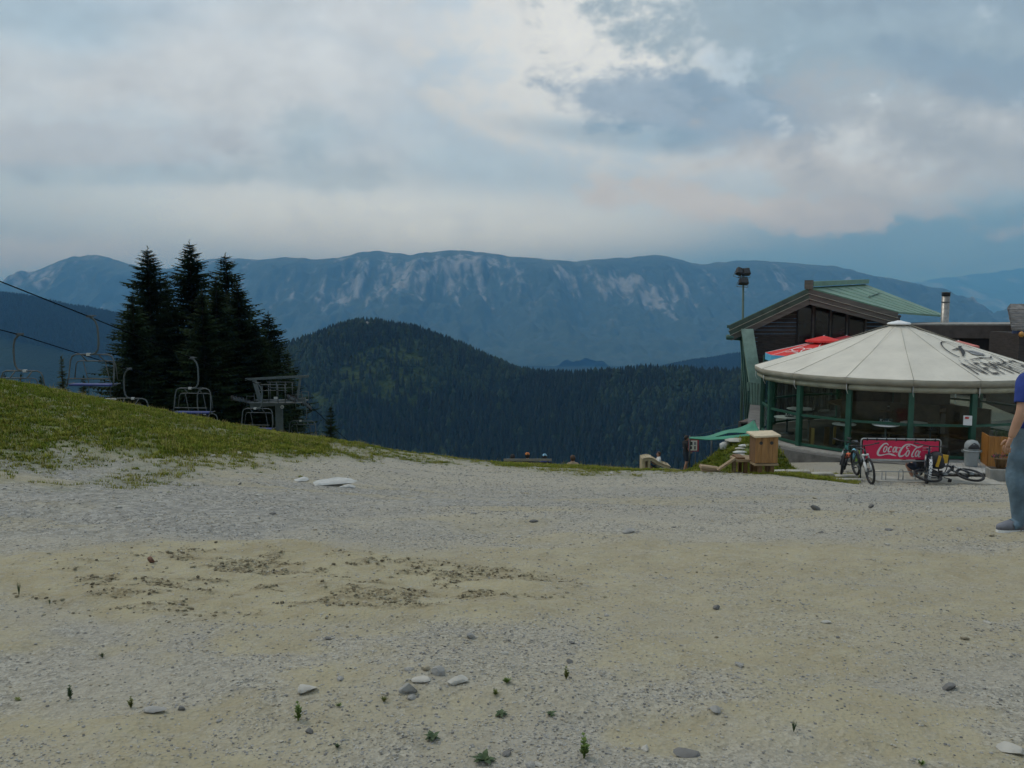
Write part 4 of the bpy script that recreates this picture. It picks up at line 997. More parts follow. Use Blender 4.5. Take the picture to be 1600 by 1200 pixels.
def bar_table(label, px, py, w, depth):
    p = at(px, py, depth); h = p.z - (ZF + .06)
    t = empty('bar_table', (p.x, p.y, ZF + .06)); tag(t, label, 'table', 'round white tables in the umbrella bar')
    r_ = w / 2 / F * depth
    mb = MB(); mb.lathe([(r_ * .95, h - .035), (r_, h - .02), (r_, h - .005), (r_ * .96, h)], 24); mb.build('table_top', WHITE, t)
    mb = MB(); mb.lathe([(.035, .03), (.03, h - .035)], 10); mb.build('stem', STEEL_D, t)
    mb = MB(); mb.lathe([(.26, 0), (.24, .02), (.06, .05)], 16); mb.build('foot', STEEL_D, t); return t, h, r_
bar_table('round white table behind the left window of the umbrella bar, higher one', 1251, 638, 42, 31.0)
tb1 = bar_table('round white table with a dark sign, first window of the umbrella bar', 1230, 651, 40, 30.0)
bar_table('round white table left of the second green post', 1319, 662, 36, 27.0)
tb2 = bar_table('round white table with a white-lettered sign above the banner', 1384, 663, 40, 25.6)
bar_table('round white table half behind the third green post', 1428, 660, 40, 26.2)
bar_table('far pale table deep inside the bar above the banner', 1378, 632, 42, 31.4)
def menu_sign(label, px, py, w, h, depth, flip=False):
    p = at(px, py, depth); o = empty('table_sign', p); o.rotation_euler.z = math.atan2(-p.x, p.y); tag(o, label, 'sign', 'small dark signs on the tables')
    W_, H_ = w / F * depth, h / F * depth; mb = MB(); mb.box((0, 0, H_ / 2), (W_, .02, H_)); mb.build('board', PRINT, o)
    pts = [(-.42, -.2), (-.36, .28), (-.26, .25), (-.34, .0), (-.22, -.15), (-.14, .05), (-.1, -.15), (-.04, .08), (.02, -.15), (.08, .06), (.14, -.12), (.18, .28), (.22, -.12), (.3, .05), (.34, -.15), (.42, -.1)]
    me = ribbon([(x_ * W_, y_ * H_ * 1.2) for x_, y_ in pts], H_ * .10).mesh('writing'); q = link('writing', me, WHITE, o); q.rotation_euler.x = R(90); q.location = (0, -.0125, H_ * .5)
menu_sign('dark sign with white scribble on the first white table', 1233, 654, 13, 12, 29.9)
menu_sign('dark sign with white script on the table above the banner', 1384, 662, 21, 8, 25.5)
def timber_frame(label, pxs, y0, y1, depth):
    c = at(pxs[0], 700, depth); o = empty('timber_stack', (c.x, c.y, ZF + .06)); tag(o, label, 'timber')
    for k, (px, w) in enumerate(zip(pxs, [.10, .09, .16, .07][:len(pxs)])):
        p = at(px, 700, depth + .12 * k); h = at(px, y0, depth).z - (ZF + .06); mb = MB(); mb.box((p.x - c.x, p.y - c.y, h / 2), (w, .06, h), rot=(0, .01 * k, 0)); mb.build('plank', WOODY if k in (0, 3) else WOODB, o)
timber_frame('upright yellow and brown planks standing behind the second window', [1269, 1266, 1291, 1303], 669, 719, 27.2)
mb = MB(); p = at(1512, 657, 24.4); mb.box(p, (.23, .01, .29), rot=(0, 0, math.atan2(-p.x, p.y))); o = mb.build('notice', WHITE); tag(o, 'white paper notice with a red mark hung on the right window of the bar', 'notice')
mb = MB(); mb.box((p.x - .03, p.y - .012, p.z + .08), (.10, .006, .06), rot=(0, 0, math.atan2(-p.x, p.y))); mb.build('red_mark', mat('red_print', (.5, .04, .04), .6, .1, 5), o)
p = at(1453, 617, 30); mb = MB(); mb.box(p, (.46, .04, .26), rot=(0, 0, -.3)); o = mb.build('hanging_board', WHITE); tag(o, 'small white picture board hanging under the umbrella roof above the banner', 'board')
mb = MB(); mb.box(p + Vector((.04, -.03, 0)), (.16, .01, .12), rot=(0, 0, -.3)); mb.build('picture', PRINT_G, o)
def bar_stool(label, th, rho, h, m):
    p = pol(th, rho, ZF); t = empty('bar_stool', (PC.x + p.x, PC.y + p.y, ZF + .075), th); tag(t, label, 'stool', 'dark stools in the umbrella bar')
    MB().lathe([(.17, h - .05), (.18, h - .02), (.15, h)], 14).build('seat', m, t); MB().lathe([(.20, 0), (.19, .02), (.03, .04), (.025, h - .05)], 12).build('pedestal', STEEL_D, t)
    MB().tube([(.14, 0, h - .02), (.19, 0, h + .2), (.17, .1, h + .3), (.17, -.1, h + .3), (.19, 0, h + .2)], .016, 6).build('backrest', BLACKWOOD, t)
LEATH = mat('dark_leather', (.03, .022, .02), .5, .2, 5)
for lab, th, rho in (('dark bar stool behind the bar window just right of the nest box', -50, 3.5), ('dark bar stool behind the bar window with the upright planks', -26, 3.4), ('dark bar stool behind the bar window over the left half of the banner', -4, 3.5), ('dark bar stool behind the bar window with the white notice', 17, 3.5)):
    bar_stool(lab, th, rho, .78, LEATH)
def bench_seat(label, th, rho):
    p = pol(th, rho, ZF); t = empty('corner_bench', (PC.x + p.x, PC.y + p.y, ZF + .075), R(-25 - th)); tag(t, label, 'bench', 'brown benches inside the umbrella bar')
    MB().box((0, 0, .44), (1.5, .45, .06)).build('seat', WOODB, t); MB().box((0, .22, .95), (1.5, .06, .95)).build('backrest', BARWOOD, t)
    for s_ in (-.65, .65): MB().box((s_, 0, .21), (.06, .4, .40)).build('leg', BARWOOD, t)
bench_seat('brown high-backed bench inside the bar behind the second green post', -20, 2.6)
bench_seat('brown high-backed bench inside the bar behind the third green post', 12, 2.5)
bench_seat('brown high-backed bench inside the bar towards the litter bin', 38, 3.2)
# plank fence behind the bar
fa, fb = at(1203, 600, 35.0), at(1352, 600, 38.4)
fence = empty('plank_fence', (fa.x, fa.y, -3.2)); tag(fence, 'dark vertical plank fence seen through the left bar windows', 'fence')
dv = Vector((fb.x - fa.x, fb.y - fa.y, 0)); n = int(dv.length / .155)
for k in range(n):
    q = dv * ((k + .5) / n); mb = MB(); mb.box((q.x, q.y, 1.0 + .015 * math.sin(k * 5)), (.115, .03, 2.0), rot=(0, 0, math.atan2(dv.y, dv.x))); mb.build('plank', DARKWOOD if k % 3 else FASCIA, fence)
for z in (.25, 1.7):
    mb = MB(); mb.beam((0, .05, z), (dv.x, dv.y + .05, z), .04, .10); mb.build('fence_rail', BLACKWOOD, fence)

# terrace slab under the bar and the restaurant
mb = MB(); out = []
for th in range(-100, 101, 8): q = pol(th, 5.1, 0); out.append((PC.x + q.x, PC.y + q.y, -3.165))
out += [(36, 34, -3.165), (36, 47, -3.165), (13.2, 44.5, -3.165), (11.3, 39.2, -3.165), (9.6, 33.6, -3.165)]
mb.prism(list(reversed(out)), (0, 0, -3.5)); terrace = mb.build('terrace', mat('dark_paving', (.15, .148, .14), .9, .2, 3, bump=.15)); tag(terrace, kind='structure')

# restaurant
def restaurant():
    L0, A0, R0 = at(1141, 507, 41.0), at(1265, 449, 40.2), at(1404, 487, 40.2); B, E = at(1352, 444, 49.0), at(1479, 493, 46.0); L1 = L0 + (B - A0)
    O = Vector((A0.x, A0.y, -3.16)); rt = empty('restaurant', O); tag(rt, 'mountain restaurant with green gabled roof, dark timber gable and pale green pillar', 'building')
    l = lambda v: Vector(v) - O
    rd = (B - A0); rd.z = 0; rd.normalize()
    up = Vector((0, 0, 1))
    def slab(quad, th, name, m):
        mb = MB(); mb.prism([l(q) for q in quad], (0, 0, -th)); return mb.build(name, m, rt)
    slab([A0, B, L1, L0], .10, 'roof_slope', GREEN_R); rs = slab([R0, E, B, A0], .10, 'roof_slope', GREEN_R)
    for k in range(1, 6):      # standing seams run down the slope
        f = k / 6
        mb = MB(); mb.beam(l(A0.lerp(B, f)) + up * .004, l(R0.lerp(E, f)) + up * .004, .02, .02); mb.build('roof_seam', GREEN_R, rs)
    mb = MB(); mb.beam(l(A0.lerp(B, .38).lerp(R0.lerp(E, .38), .42)) + up * .02, l(A0.lerp(B, .8).lerp(R0.lerp(E, .8), .30)) + up * .02, .05, .03); mb.build('roof_step', GREEN_D, rs)
    mb = MB(); mb.beam(l(A0) + up * .16, l(B) + up * .16, .42, .24); mb.build('ridge_cap', GREEN_R, rt)
    mb = MB(); mb.beam(l(A0) + up * .13 - rd * .22, l(A0) + up * .13 - rd * .01, .36, .42); mb.build('ridge_end', FASCIA, rt)
    for side, P in (('left', L0), ('right', R0)):
        m1 = FASC_G if side == 'left' else FASCIA
        d = (P - A0)
        for off, hh, back, mm in ((-.18, .22, -.16, m1), (-.42, .24, -.08, m1), (-.68, .26, .0, FASCIA)):
            mb = MB(); mb.beam(l(A0) + up * off + rd * back, l(P) + up * off * (1 if side == 'left' else .9) + rd * back, .07, hh); mb.build('fascia_board', mm, rt)
        for off, back in ((-.295, -.155), (-.545, -.075)):
            mb = MB(); mb.beam(l(A0) + up * off + rd * back, l(P) + up * off + rd * back, .08, .02); mb.build('trim_strip', TRIM, rt)
    # soffit beyond the gable wall
    W0 = L0.lerp(A0, .22) + rd * 1.3; W1 = R0 + rd * 1.3
    mb = MB(); mb.tube([l(L0) + Vector((-.15, 0, -.62)), l(L0) + Vector((.55, .1, -.66))], .13, 10); mb.build('gutter', GREEN_D, rt)
    mb = MB(); mb.beam(l(L0) + Vector((-.1, -.1, -.1)), l(L1) + Vector((-.1, -.1, -.1)), .18, .14); mb.build('gutter', GREEN_D, rt)
    # gable wall: horizontal boards cut to the roof line
    xl = at(1176, 560, 41.4).x; xr = at(1430, 560, 41.4).x
    def roof_z(x):
        if x < A0.x: f = (A0.x - x) / (A0.x - L0.x); return A0.z + (L0.z - A0.z) * f - .45
        f = (x - A0.x) / (R0.x - A0.x); return A0.z + (R0.z - A0.z) * f - .45
    z = -3.1; yw = 41.4
    while z < 1.9:
        zt = z + .19
        xs = np.linspace(xl, xr, 400); ok = np.array([roof_z(x_) > zt for x_ in xs])
        if not ok.any(): break
        a, b = xs[ok].min(), xs[ok].max()
        mb = MB(); mb.box(((a + b) / 2 - O.x, yw - O.y, z + .09 - O.z), (b - a, .05, .18)); mb.build('wall_board', DARKWOOD, rt); z += .19
    # gable windows
    cols_ = [1243, 1270, 1297, 1323, 1352]
    for a, b in zip(cols_[:-1], cols_[1:]):
        xa, xb = at(a, 520, 41.3).x + .05, at(b, 520, 41.3).x - .05; zt = min(roof_z(xa), roof_z(xb)) - .12; zb = -.6
        f = MB().box(((xa + xb) / 2 - O.x, 41.34 - O.y, (zt + zb) / 2 - O.z), (xb - xa, .05, zt - zb)).build('window', BLACKWOOD, rt)
        MB().box(((xa + xb) / 2 - O.x, 41.31 - O.y, (zt + zb) / 2 - O.z), (xb - xa - .12, .02, zt - zb - .12)).build('pane', PANE, f)
        MB().box((xb + .05 - O.x, 41.30 - O.y, (zt + zb) / 2 - O.z), (.07, .06, zt - zb)).build('mullion', FASCIA, f)
    MB().box((1.5, 45.0 - O.y, 1.5), (5, .1, 3.0)).build('rear_wall', DARKWOOD, rt)
    # pale green pillar leaning outwards, side wall and slatted lower panel
    T0, T1, B0, B1 = at(1158, 514, 40.6), at(1177, 514, 40.6), at(1172, 602, 40.2), at(1191, 602, 40.2)
    MB().prism([l(T0), l(T1), l(B1), l(B0)], (.15, .8, 0)).build('pillar', GREEN_P, rt)
    sw = [at(1155, 516, 41.2), at(1170, 516, 41.2), at(1176, 658, 40.6), at(1164, 658, 40.6)]
    MB().prism([l(q) for q in sw], (.3, .5, 0)).build('side_wall', GREEN_P, rt)
    for k in range(4):
        MB().beam(l(sw[0].lerp(sw[1], .1 + .24 * k)) + Vector((0, -.03, 0)), l(sw[3].lerp(sw[2], .1 + .24 * k)) + Vector((0, -.03, 0)), .05, .03, up=(0, 1, 0)).build('side_batten', GREEN_D, rt)
    q0, q1, q2, q3 = at(1166, 597, 39.4), at(1190, 600, 39.0), at(1191, 661, 39.0), at(1176, 655, 39.4)
    pan = MB().prism([l(q0), l(q1), l(q2), l(q3)], (.02, .10, 0)).build('slatted_panel', GREEN_D, rt)
    for k in range(7):
        f0, f1 = -.35 + k * .2, -.05 + k * .2
        def pt(u, v): return q0.lerp(q1, u).lerp(q3.lerp(q2, u), v)
        va, vb = 0.0, 1.0
        u0, u1 = f1 + .12, f0 + .12
        def clipu(u): return min(1, max(0, u))
        va = 0 if u0 <= 1 else (u0 - 1) / (u0 - u1); vb = 1 if u1 >= 0 else u0 / (u0 - u1)
        if vb - va < .05: continue
        pa = pt(clipu(u0 + (u1 - u0) * va), va); pb = pt(clipu(u0 + (u1 - u0) * vb), vb)
        MB().beam(l(pa) + Vector((0, -.03, 0)), l(pb) + Vector((0, -.03, 0)), .09, .025, up=(0, 1, 0)).build('slat', GREEN_P, pan)
    s0, s1 = at(1172, 655, 39.6), at(1194, 700, 39.6)
    MB().box(((s0.x + s1.x) / 2 - O.x, 39.8 - O.y, (s0.z - 3.9) / 2 - O.z), (s1.x - s0.x, .2, s0.z + 3.9)).build('plinth', GREEN_P, rt)
    MB().box((at(1222, 640, 39).x - O.x, 39.5 - O.y, 1.15), (1.6, .12, 2.4)).build('shutter_wall', GREEN_D, rt)
    MB().beam(l(at(1192, 652, 38.6)), l(at(1212, 660, 36.5)), .06, .10).build('handrail', GREEN, rt)
    # little brown porch roof low on the left
    MB().prism([l(at(1154, 659, 38)), l(at(1168, 654, 40)), l(at(1182, 654, 40)), l(at(1178, 659, 38))], (0, 0, -.07)).build('porch_roof', mat('porch_shingle', (.14, .11, .10), .9, .2, 5), rt)
    MB().box((at(1168, 664, 38.6).x - O.x, 38.7 - O.y, at(1168, 664, 38.6).z - O.z), (.7, .5, .3)).build('porch_beam', BLACKWOOD, rt)
restaurant()
def wing():
    a, b = at(1395, 506, 40.8), at(1585, 503, 37.4); c = at(1800, 500, 37.0)
    O = Vector((a.x, a.y, -3.16)); w = empty('restaurant_wing', O); tag(w, 'low dark flat-roofed wing between the chimney and the shingled hut', 'building')
    l = lambda v: Vector(v) - O
    d = (b - a); d.z = 0; d.normalize(); nrm = Vector((d.y, -d.x, 0))
    if nrm.y > 0: nrm = -nrm
    e = a + d * 12; e.z = b.z
    MB().prism([l(a), l(e), l(e) - nrm * 5, l(a) - nrm * 5], (0, 0, -.08)).build('roof_deck', CONC, w)
    MB().beam(l(a) + Vector((0, 0, -.36)) + nrm * .05, l(e) + Vector((0, 0, -.36)) + nrm * .05, .08, .60).build('fascia', mat('wing_fascia', (.055, .047, .042), .75, .2, 3), w)
    MB().beam(l(a) + Vector((0, 0, -.98)) - nrm * .25, l(e) + Vector((0, 0, -.98)) - nrm * .25, .08, .62).build('lower_band', BLACKWOOD, w)
    MB().beam(l(a) - nrm * 1.2 + Vector((0, 0, (-3.16 - a.z) / 2 - .6)), l(e) - nrm * 1.2 + Vector((0, 0, (-3.16 - a.z) / 2 - .6)), .1, a.z + 3.16 - 1.2).build('wall', DARKWOOD, w)
    for t_ in (2.2, 5.3, 8.4, 11.5):
        p = a + d * t_; MB().box((l(p).x - nrm.x * .1, l(p).y - nrm.y * .1, (a.z - .7 + 3.16) / 2), (.16, .16, a.z - .7 + 3.16)).build('post', WOODB, w)
wing()
def chimney():
    p = at(1476, 503, 43.2); t = empty('chimney_pipe', (p.x, p.y, -3.16)); tag(t, 'tall stainless chimney pipe with a dark cap beside the green roof', 'chimney')
    H = at(1476, 456, 43.2).z + 3.16; r_ = .195
    MB().lathe([(r_, 0), (r_, H - .22)], 20).build('flue', CHROME, t)
    MB().lathe([(r_ + .012, H - .55), (r_ + .012, H - .50)], 20).build('joint_band', STEEL, t)
    MB().lathe([(r_ + .01, H - .22), (r_ + .01, H - .05)], 20).build('cap_band', BLACKWOOD, t)
    MB().lathe([(r_ + .03, H - .05), (r_ + .03, H - .02), (.02, H)], 20).build('rain_cap', STEEL, t)
chimney()
def hut():
    p = at(1574, 500, 35.6); O = Vector((p.x + .2, p.y, -3.16)); h = empty('shingled_hut', O); tag(h, 'corner of a hut with grey shingled roof at the right edge', 'hut')
    l = lambda v: Vector(v) - O
    c0, c1 = at(1581, 513, 35.0), at(1574, 480, 36.4)
    MB().prism([l(c0), l(c0) + Vector((4, -.6, 0)), l(c1) + Vector((4.2, .6, .12)), l(c1) + Vector((.6, .8, .15)), l(c1)], (0, 0, -.09)).build('roof', mat('grey_shingle', (.17, .165, .16), .9, .25, 5, bump=.3), h)
    for k in range(5):
        MB().beam(l(c0).lerp(l(c1), (k + .3) / 5) + Vector((-.02, 0, .02)), l(c0).lerp(l(c1), (k + .3) / 5) + Vector((4, -.3, .02)), .05, .03).build('shingle_course', MATS['grey_shingle'], h)
    MB().box(l(c0) + Vector((2.2, 1.2, -1.9)), (3.6, 2.2, 3.4)).build('wall', DARKWOOD, h)
    MB().beam(l(c0) + Vector((.1, .1, -.16)), l(c0) + Vector((4, -.5, -.16)), .1, .12).build('eaves_beam', mat('blue_beam', (.03, .05, .12), .6, .2, 3), h)
    q = l(at(1596, 523, 34.9)); MB().lathe([(.03, .14), (.10, .08), (.11, -.02), (.05, -.10)], 12, c=q).build('lamp', mat('amber_lamp', (.45, .22, .04), .4, .1, 3), h)
hut()
def floodlight():
    D = 47.0; p = at(1164, 490, D); g = gz(p.x, D); t = empty('floodlight_mast', (p.x, D, g - .2)); tag(t, 'slim green mast with three dark floodlights rising behind the roof', 'floodlight')
    zz = lambda py: at(1164, py, D).z - g + .2; xx = lambda px: at(px, 440, D).x - p.x
    MB().tube([(0, 0, 0), (xx(1161.5), 0, zz(440))], [.09, .06], 10).build('mast', mat('mast_green', (.06, .11, .09), .6, .1, 3), t)
    MB().tube([(xx(1153), 0, zz(433)), (xx(1168), 0, zz(433))], .03, 6).build('bracket', STEEL_D, t)
    MB().tube([(xx(1161), 0, zz(446)), (xx(1161), 0, zz(419))], .04, 6).build('bracket', STEEL_D, t)
    def lamp(px, py, w, h, ry, name='lamp_head'):
        mb = MB(); M = Euler((R(-25), R(ry), R(10))).to_matrix(); mb.box((xx(px), -.12, zz(py)), (w, .30, h), rot=M, taper=.8); o = mb.build(name, RUB, t, bevel=.03)
        MB().box(Vector((xx(px), -.12, zz(py))) + M @ Vector((0, -.16, 0)), (w * .8, .02, h * .75), rot=M).build('lens', PANE, o)
        mb = MB(); mb.tube([Vector((xx(px), -.12, zz(py))) + M @ Vector(q) for q in ((-w * .58, .05, 0), (-w * .58, .2, -h * .7), (w * .58, .2, -h * .7), (w * .58, .05, 0))], .018, 5); mb.build('yoke', STEEL_D, o)
    lamp(1153.5, 424, .34, .42, 18); lamp(1164, 425, .46, .40, -4); lamp(1160.5, 440, .56, .34, 3)
floodlight()
def parasol(label, px, depth, rad, zrim, zap, m1, m2, full=True):
    c = at(px, 540, depth); t = empty('parasol', (c.x, c.y, -3.165)); tag(t, label, 'parasol', 'red parasols behind the umbrella bar'); z0 = -3.165
    MB().tube([(0, 0, 0), (0, 0, zap - z0 + .02)], .03, 8).build('pole', WHITE, t); MB().lathe([(.35, 0), (.35, .08), (.06, .12)], 16).build('base', CONC, t)
    n = 8
    for i in range(n):
        a, b = 6.283 * (i + .3) / n, 6.283 * (i + 1.3) / n; mb = MB(); r0 = .5
        P = lambda a_, r_: Vector((r_ * math.cos(a_), r_ * math.sin(a_), zap - .30 - (zap - .30 - zrim) * (r_ - r0) / (rad - r0) - z0))
        mb.add([P(a, r0), P(b, r0), P(b, rad * .55) - Vector((0, 0, .03)), P(a, rad * .55) - Vector((0, 0, .03)), P(b, rad), P(a, rad)], [(0, 1, 2, 3), (3, 2, 4, 5)]); o = mb.build('canopy_panel', m1, t)
        o.modifiers.new('s', 'SOLIDIFY').thickness = .01
        mb = MB(); p, q = P(a, rad), P(b, rad); mb.add([p, q, q + Vector((0, 0, -.30)), p + Vector((0, 0, -.30))], [(0, 1, 2, 3)]); o = mb.build('valance', m2, t); o.modifiers.new('s', 'SOLIDIFY').thickness = .008
        mb = MB(); Q = lambda a_, r_, z: Vector((r_ * math.cos(a_), r_ * math.sin(a_), z - z0)); mb.add([Q(a, .03, zap), Q(b, .03, zap), Q(b, .78, zap - .20), Q(a, .78, zap - .20), Q(b, .80, zap - .28), Q(a, .80, zap - .28)], [(0, 1, 2, 3), (3, 2, 4, 5)]); o = mb.build('vent_cap', m1, t); o.modifiers.new('s', 'SOLIDIFY').thickness = .01
        MB().tube([Q(a, .06, zap - .1), Q(a, .6, zap - .33), P(a, rad) + Vector((0, 0, -.01))], .014, 5).build('rib', WHITE, t)
    return t, P
RED = mat('red_canvas', (.62, .025, .020), .75, .08, 2); LBLUE = mat('light_blue_canvas', (.10, .42, .66), .75, .1, 3); DRED = mat('dark_red_canvas', (.32, .02, .03), .8, .1, 2)
t, P_ = parasol('bright red parasol with light blue valance and white emblem, left of the cream roof', 1287, 36.9, 2.55, -.62, .20, RED, LBLUE)
def put_on_parasol(pts, w):   # white scrollwork on the panel facing the viewer's left
    a = 6.283 * (4 + .8) / 8; ca, sa = math.cos(a), math.sin(a); V = []
    mb = ribbon(pts, w); out = []
    for v in mb.v:
        rr = 1.55 - v[1]; s = v[0]; p = Vector((ca * rr - sa * s, sa * rr + ca * s, 0)); fr = (rr - .5) / (2.55 * math.cos(.39) - .5); p.z = (.20 - .30) - (.20 - .30 + .62) * fr + 3.165 + .012; out.append(tuple(p))
    mb.v = out; return mb
for pts in (arc(-.25, .05, .28, .22, 30, 300), arc(.2, 0, .2, .26, 60, 330), [(-.6, -.35), (-.3, -.28), (.1, -.36), (.5, -.3), (.7, -.36)], [(.45, .25), (.55, -.1), (.7, -.2)]):
    link('emblem', put_on_parasol(pts, .05).mesh('emblem'), WHITE, t)
parasol('dark red parasol in the shade under the gable, right of the bright one', 1322, 39.3, 1.15, -.55, .12, DRED, DRED)
parasol('pale red parasol tip showing just above the cream roof edge at the right', 1497, 35.2, 1.3, -.62, .06, mat('faded_red_canvas', (.55, .16, .13), .8, .1, 2), mat('faded_red_canvas', (0, 0, 0)))
def shade_sail():
    O = at(1130, 690, 29.0); O.z = gz(O.x, O.y); s = empty('shade_sail', O); tag(s, 'green fabric shade sail stretched left of the restaurant wall', 'awning')
    m = mat('green_sailcloth', (.055, .25, .165), .8, .12, 2)
    def sheet(top, bot, name):
        n = 14; vs = []; fs = []
        T = np.array([tuple(at(*p)) for p in top]); B_ = np.array([tuple(at(*p)) for p in bot])
        def samp(A, u): k = np.linspace(0, 1, len(A)); return np.array([np.interp(u, k, A[:, i]) for i in range(3)])
        for i in range(n + 1):
            u = i / n; a, b = samp(T, u), samp(B_, u)
            for j in range(4): p = a + (b - a) * j / 3; p[2] -= .05 * math.sin(math.pi * j / 3); vs.append(Vector(p) - O)
        for i in range(n):
            for j in range(3): q = i * 4 + j; fs.append((q, q + 1, q + 5, q + 4))
        o = MB().add(vs, fs, True).build(name, m, s); o.modifiers.new('s', 'SOLIDIFY').thickness = .01
    sheet([(1077, 682.5, 30), (1106, 681.5, 30), (1128, 673.5, 29.6), (1141, 670.5, 29.3), (1152, 669, 29), (1168, 663, 28.4), (1178, 656, 28)], [(1077, 684, 29.2), (1098, 686, 28.9), (1112, 686.5, 28.6), (1118, 682, 28.6), (1142, 675, 28.2), (1172, 677, 27.8), (1190, 677, 27.5)], 'sail_cloth')
    sheet([(1077, 683, 29), (1110, 683.5, 28.4), (1135, 681, 28), (1180, 677, 27.6)], [(1077, 684.3, 28.8), (1108, 687, 28.2), (1135, 685.5, 27.8), (1182, 679, 27.4)], 'sail_edge')
    for px, py, d in ((1078, 683, 29.6), (1112, 686, 28.6), (1179, 658, 28)):
        p = at(px, py, d); g = gz(p.x, d); MB().tube([Vector((p.x, d, g)) - O, p - O + Vector((0, 0, .05))], .03, 6).build('pole', STEEL_D, s)
    MB().tube([at(1077, 683, 29.6) - O, at(1178, 656, 28) - O], .008, 4).build('guy_rope', STEEL_D, s)
shade_sail()
# ------------------------------------------------------------------ grassy bank and its stones
bx_, by_ = np.meshgrid(np.linspace(4.6, 10.2, 70), np.linspace(23.2, 29.6, 60))
def bank_z(x, y):
    b = sst(5.4, 7.5, x + .25 * fbm(x * 1.2, y * 1.2, 3, 4)) * sst(8.5, 7.9, x) * sst(23.6, 25.2, y + .2 * fbm(x, y * 1.5, 3, 6)) * sst(27.4, 26.2, y)
    tgt = -2.62 - .02 * (x - 7)
    g = gheight(x, y); return np.where(b > .001, g + (np.maximum(tgt, g) - g) * b + .05 * fbm(x * 2, y * 2, 3, 7) * b, g - .08)
bank = link('grass_bank', grid_mesh('grass_bank', bx_, by_, bank_z(bx_, by_)), mat('bank_turf', (.10, .13, .028), .9, .3, 3, bump=.3)); tag(bank, kind='structure')
g_ = np.random.default_rng(88); n = 6000; x = 4.8 + 5.2 * g_.random(n); y = 23.3 + 6 * g_.random(n)
k = bank_z(x, y) > gheight(x, y) + .03; x, y = x[k], y[k]
tag(scatter('grass', np.stack([x, y, bank_z(x, y)], -1), .5 + .5 * g_.random(len(x)), g_.choice([0, 0, 1, 3], len(x)), g_.random(len(x)) * 6.28, tufts), 'mown green grass on the bank left of the nest box', 'grass', kind='stuff')
def bank_hit(px, py):
    ys = np.linspace(22.5, 27.2, 400); p = at(px, py, 1.0); zz_ = EYE + (p.z - EYE) * ys; b = zz_ <= bank_z(p.x * ys, ys) + .01
    i = int(np.argmax(b)) if b.any() else 330
    y = ys[i]; return Vector((p.x * y, y, float(bank_z(np.array([p.x * y]), np.array([y]))[0]) + .02))
def bank_stone(label, px, py, w, h, depth, seed, d=.6):
    r = random.Random(seed); p = bank_hit(px, py); bm = bmesh.new(); bmesh.ops.create_icosphere(bm, subdivisions=2, radius=.5); depth = p.y; W_, H_ = w / F * depth, h / F * depth
    off = [Vector((r.uniform(-1, 1), r.uniform(-1, 1), r.uniform(-.7, .7))).normalized() for _ in range(8)]
    for v in bm.verts:
        c = v.co.copy()
        for o in off:
            dd = c.dot(o) - .36
            if dd > 0: c -= o * dd * .8
        v.co = Vector((c.x * W_ * 1.25, c.y * W_ * d * 1.25, c.z * H_ * 1.3))
    me = bpy.data.meshes.new('rock'); bm.to_mesh(me); bm.free(); o = link('rock', me, WHITE_ROCK if seed % 2 else SLAB); o.location = p; tag(o, label, 'rock', 'pale rocks set into the grassy bank')
bank_stone('large rounded pale rock at the left end of the bank top', 1134, 698, 20, 12, 26.4, 1)
bank_stone('long flat pale rock along the top of the bank', 1152, 689, 40, 6, 26.8, 2, .5)
bank_stone('highest pale step stone on the bank', 1163, 697, 20, 4, 25.6, 3)
bank_stone('second pale step stone on the bank', 1158, 702, 18, 4, 25.3, 4)
bank_stone('third pale step stone on the bank', 1157, 707, 22, 4, 25.0, 5)
bank_stone('lowest pale step stone on the bank, by the plank ramp', 1160, 712, 20, 3, 24.7, 6)
# stone edging in the grass strip before the bar
for k, (px, py, w, dd) in enumerate(((1247, 731, 36, 22.6), (1285, 733, 34, 22.4), (1322, 735.5, 36, 22.3), (1218, 729, 24, 22.9))):
    p = at(px, py, dd); p.z = gz(p.x, p.y) + .05; mb = MB(); mb.box((0, 0, 0), (w / F * dd, .22, .12), rot=(0, 0, .1 * (k - 1))); o = mb.build('edging_stone', SLAB, None, bevel=.02); o.location = p
    tag(o, ['pale edging stone in the grass, second from the nest box', 'pale edging stone in the grass, third from the nest box', 'pale edging stone in the grass nearest the banner', 'pale edging stone in the grass right beside the nest box'][k], 'stone', 'edging stones in the grass strip')
p = hit(1325, 752); mb = MB(); mb.box((0, 0, 0), (.75, .14, .10)); o = mb.build('kerb_stone', SLAB, None, bevel=.02); o.location = p + Vector((0, 0, .02)); tag(o, 'low pale kerb stone at the grass edge left of the white-forked bike', 'stone')

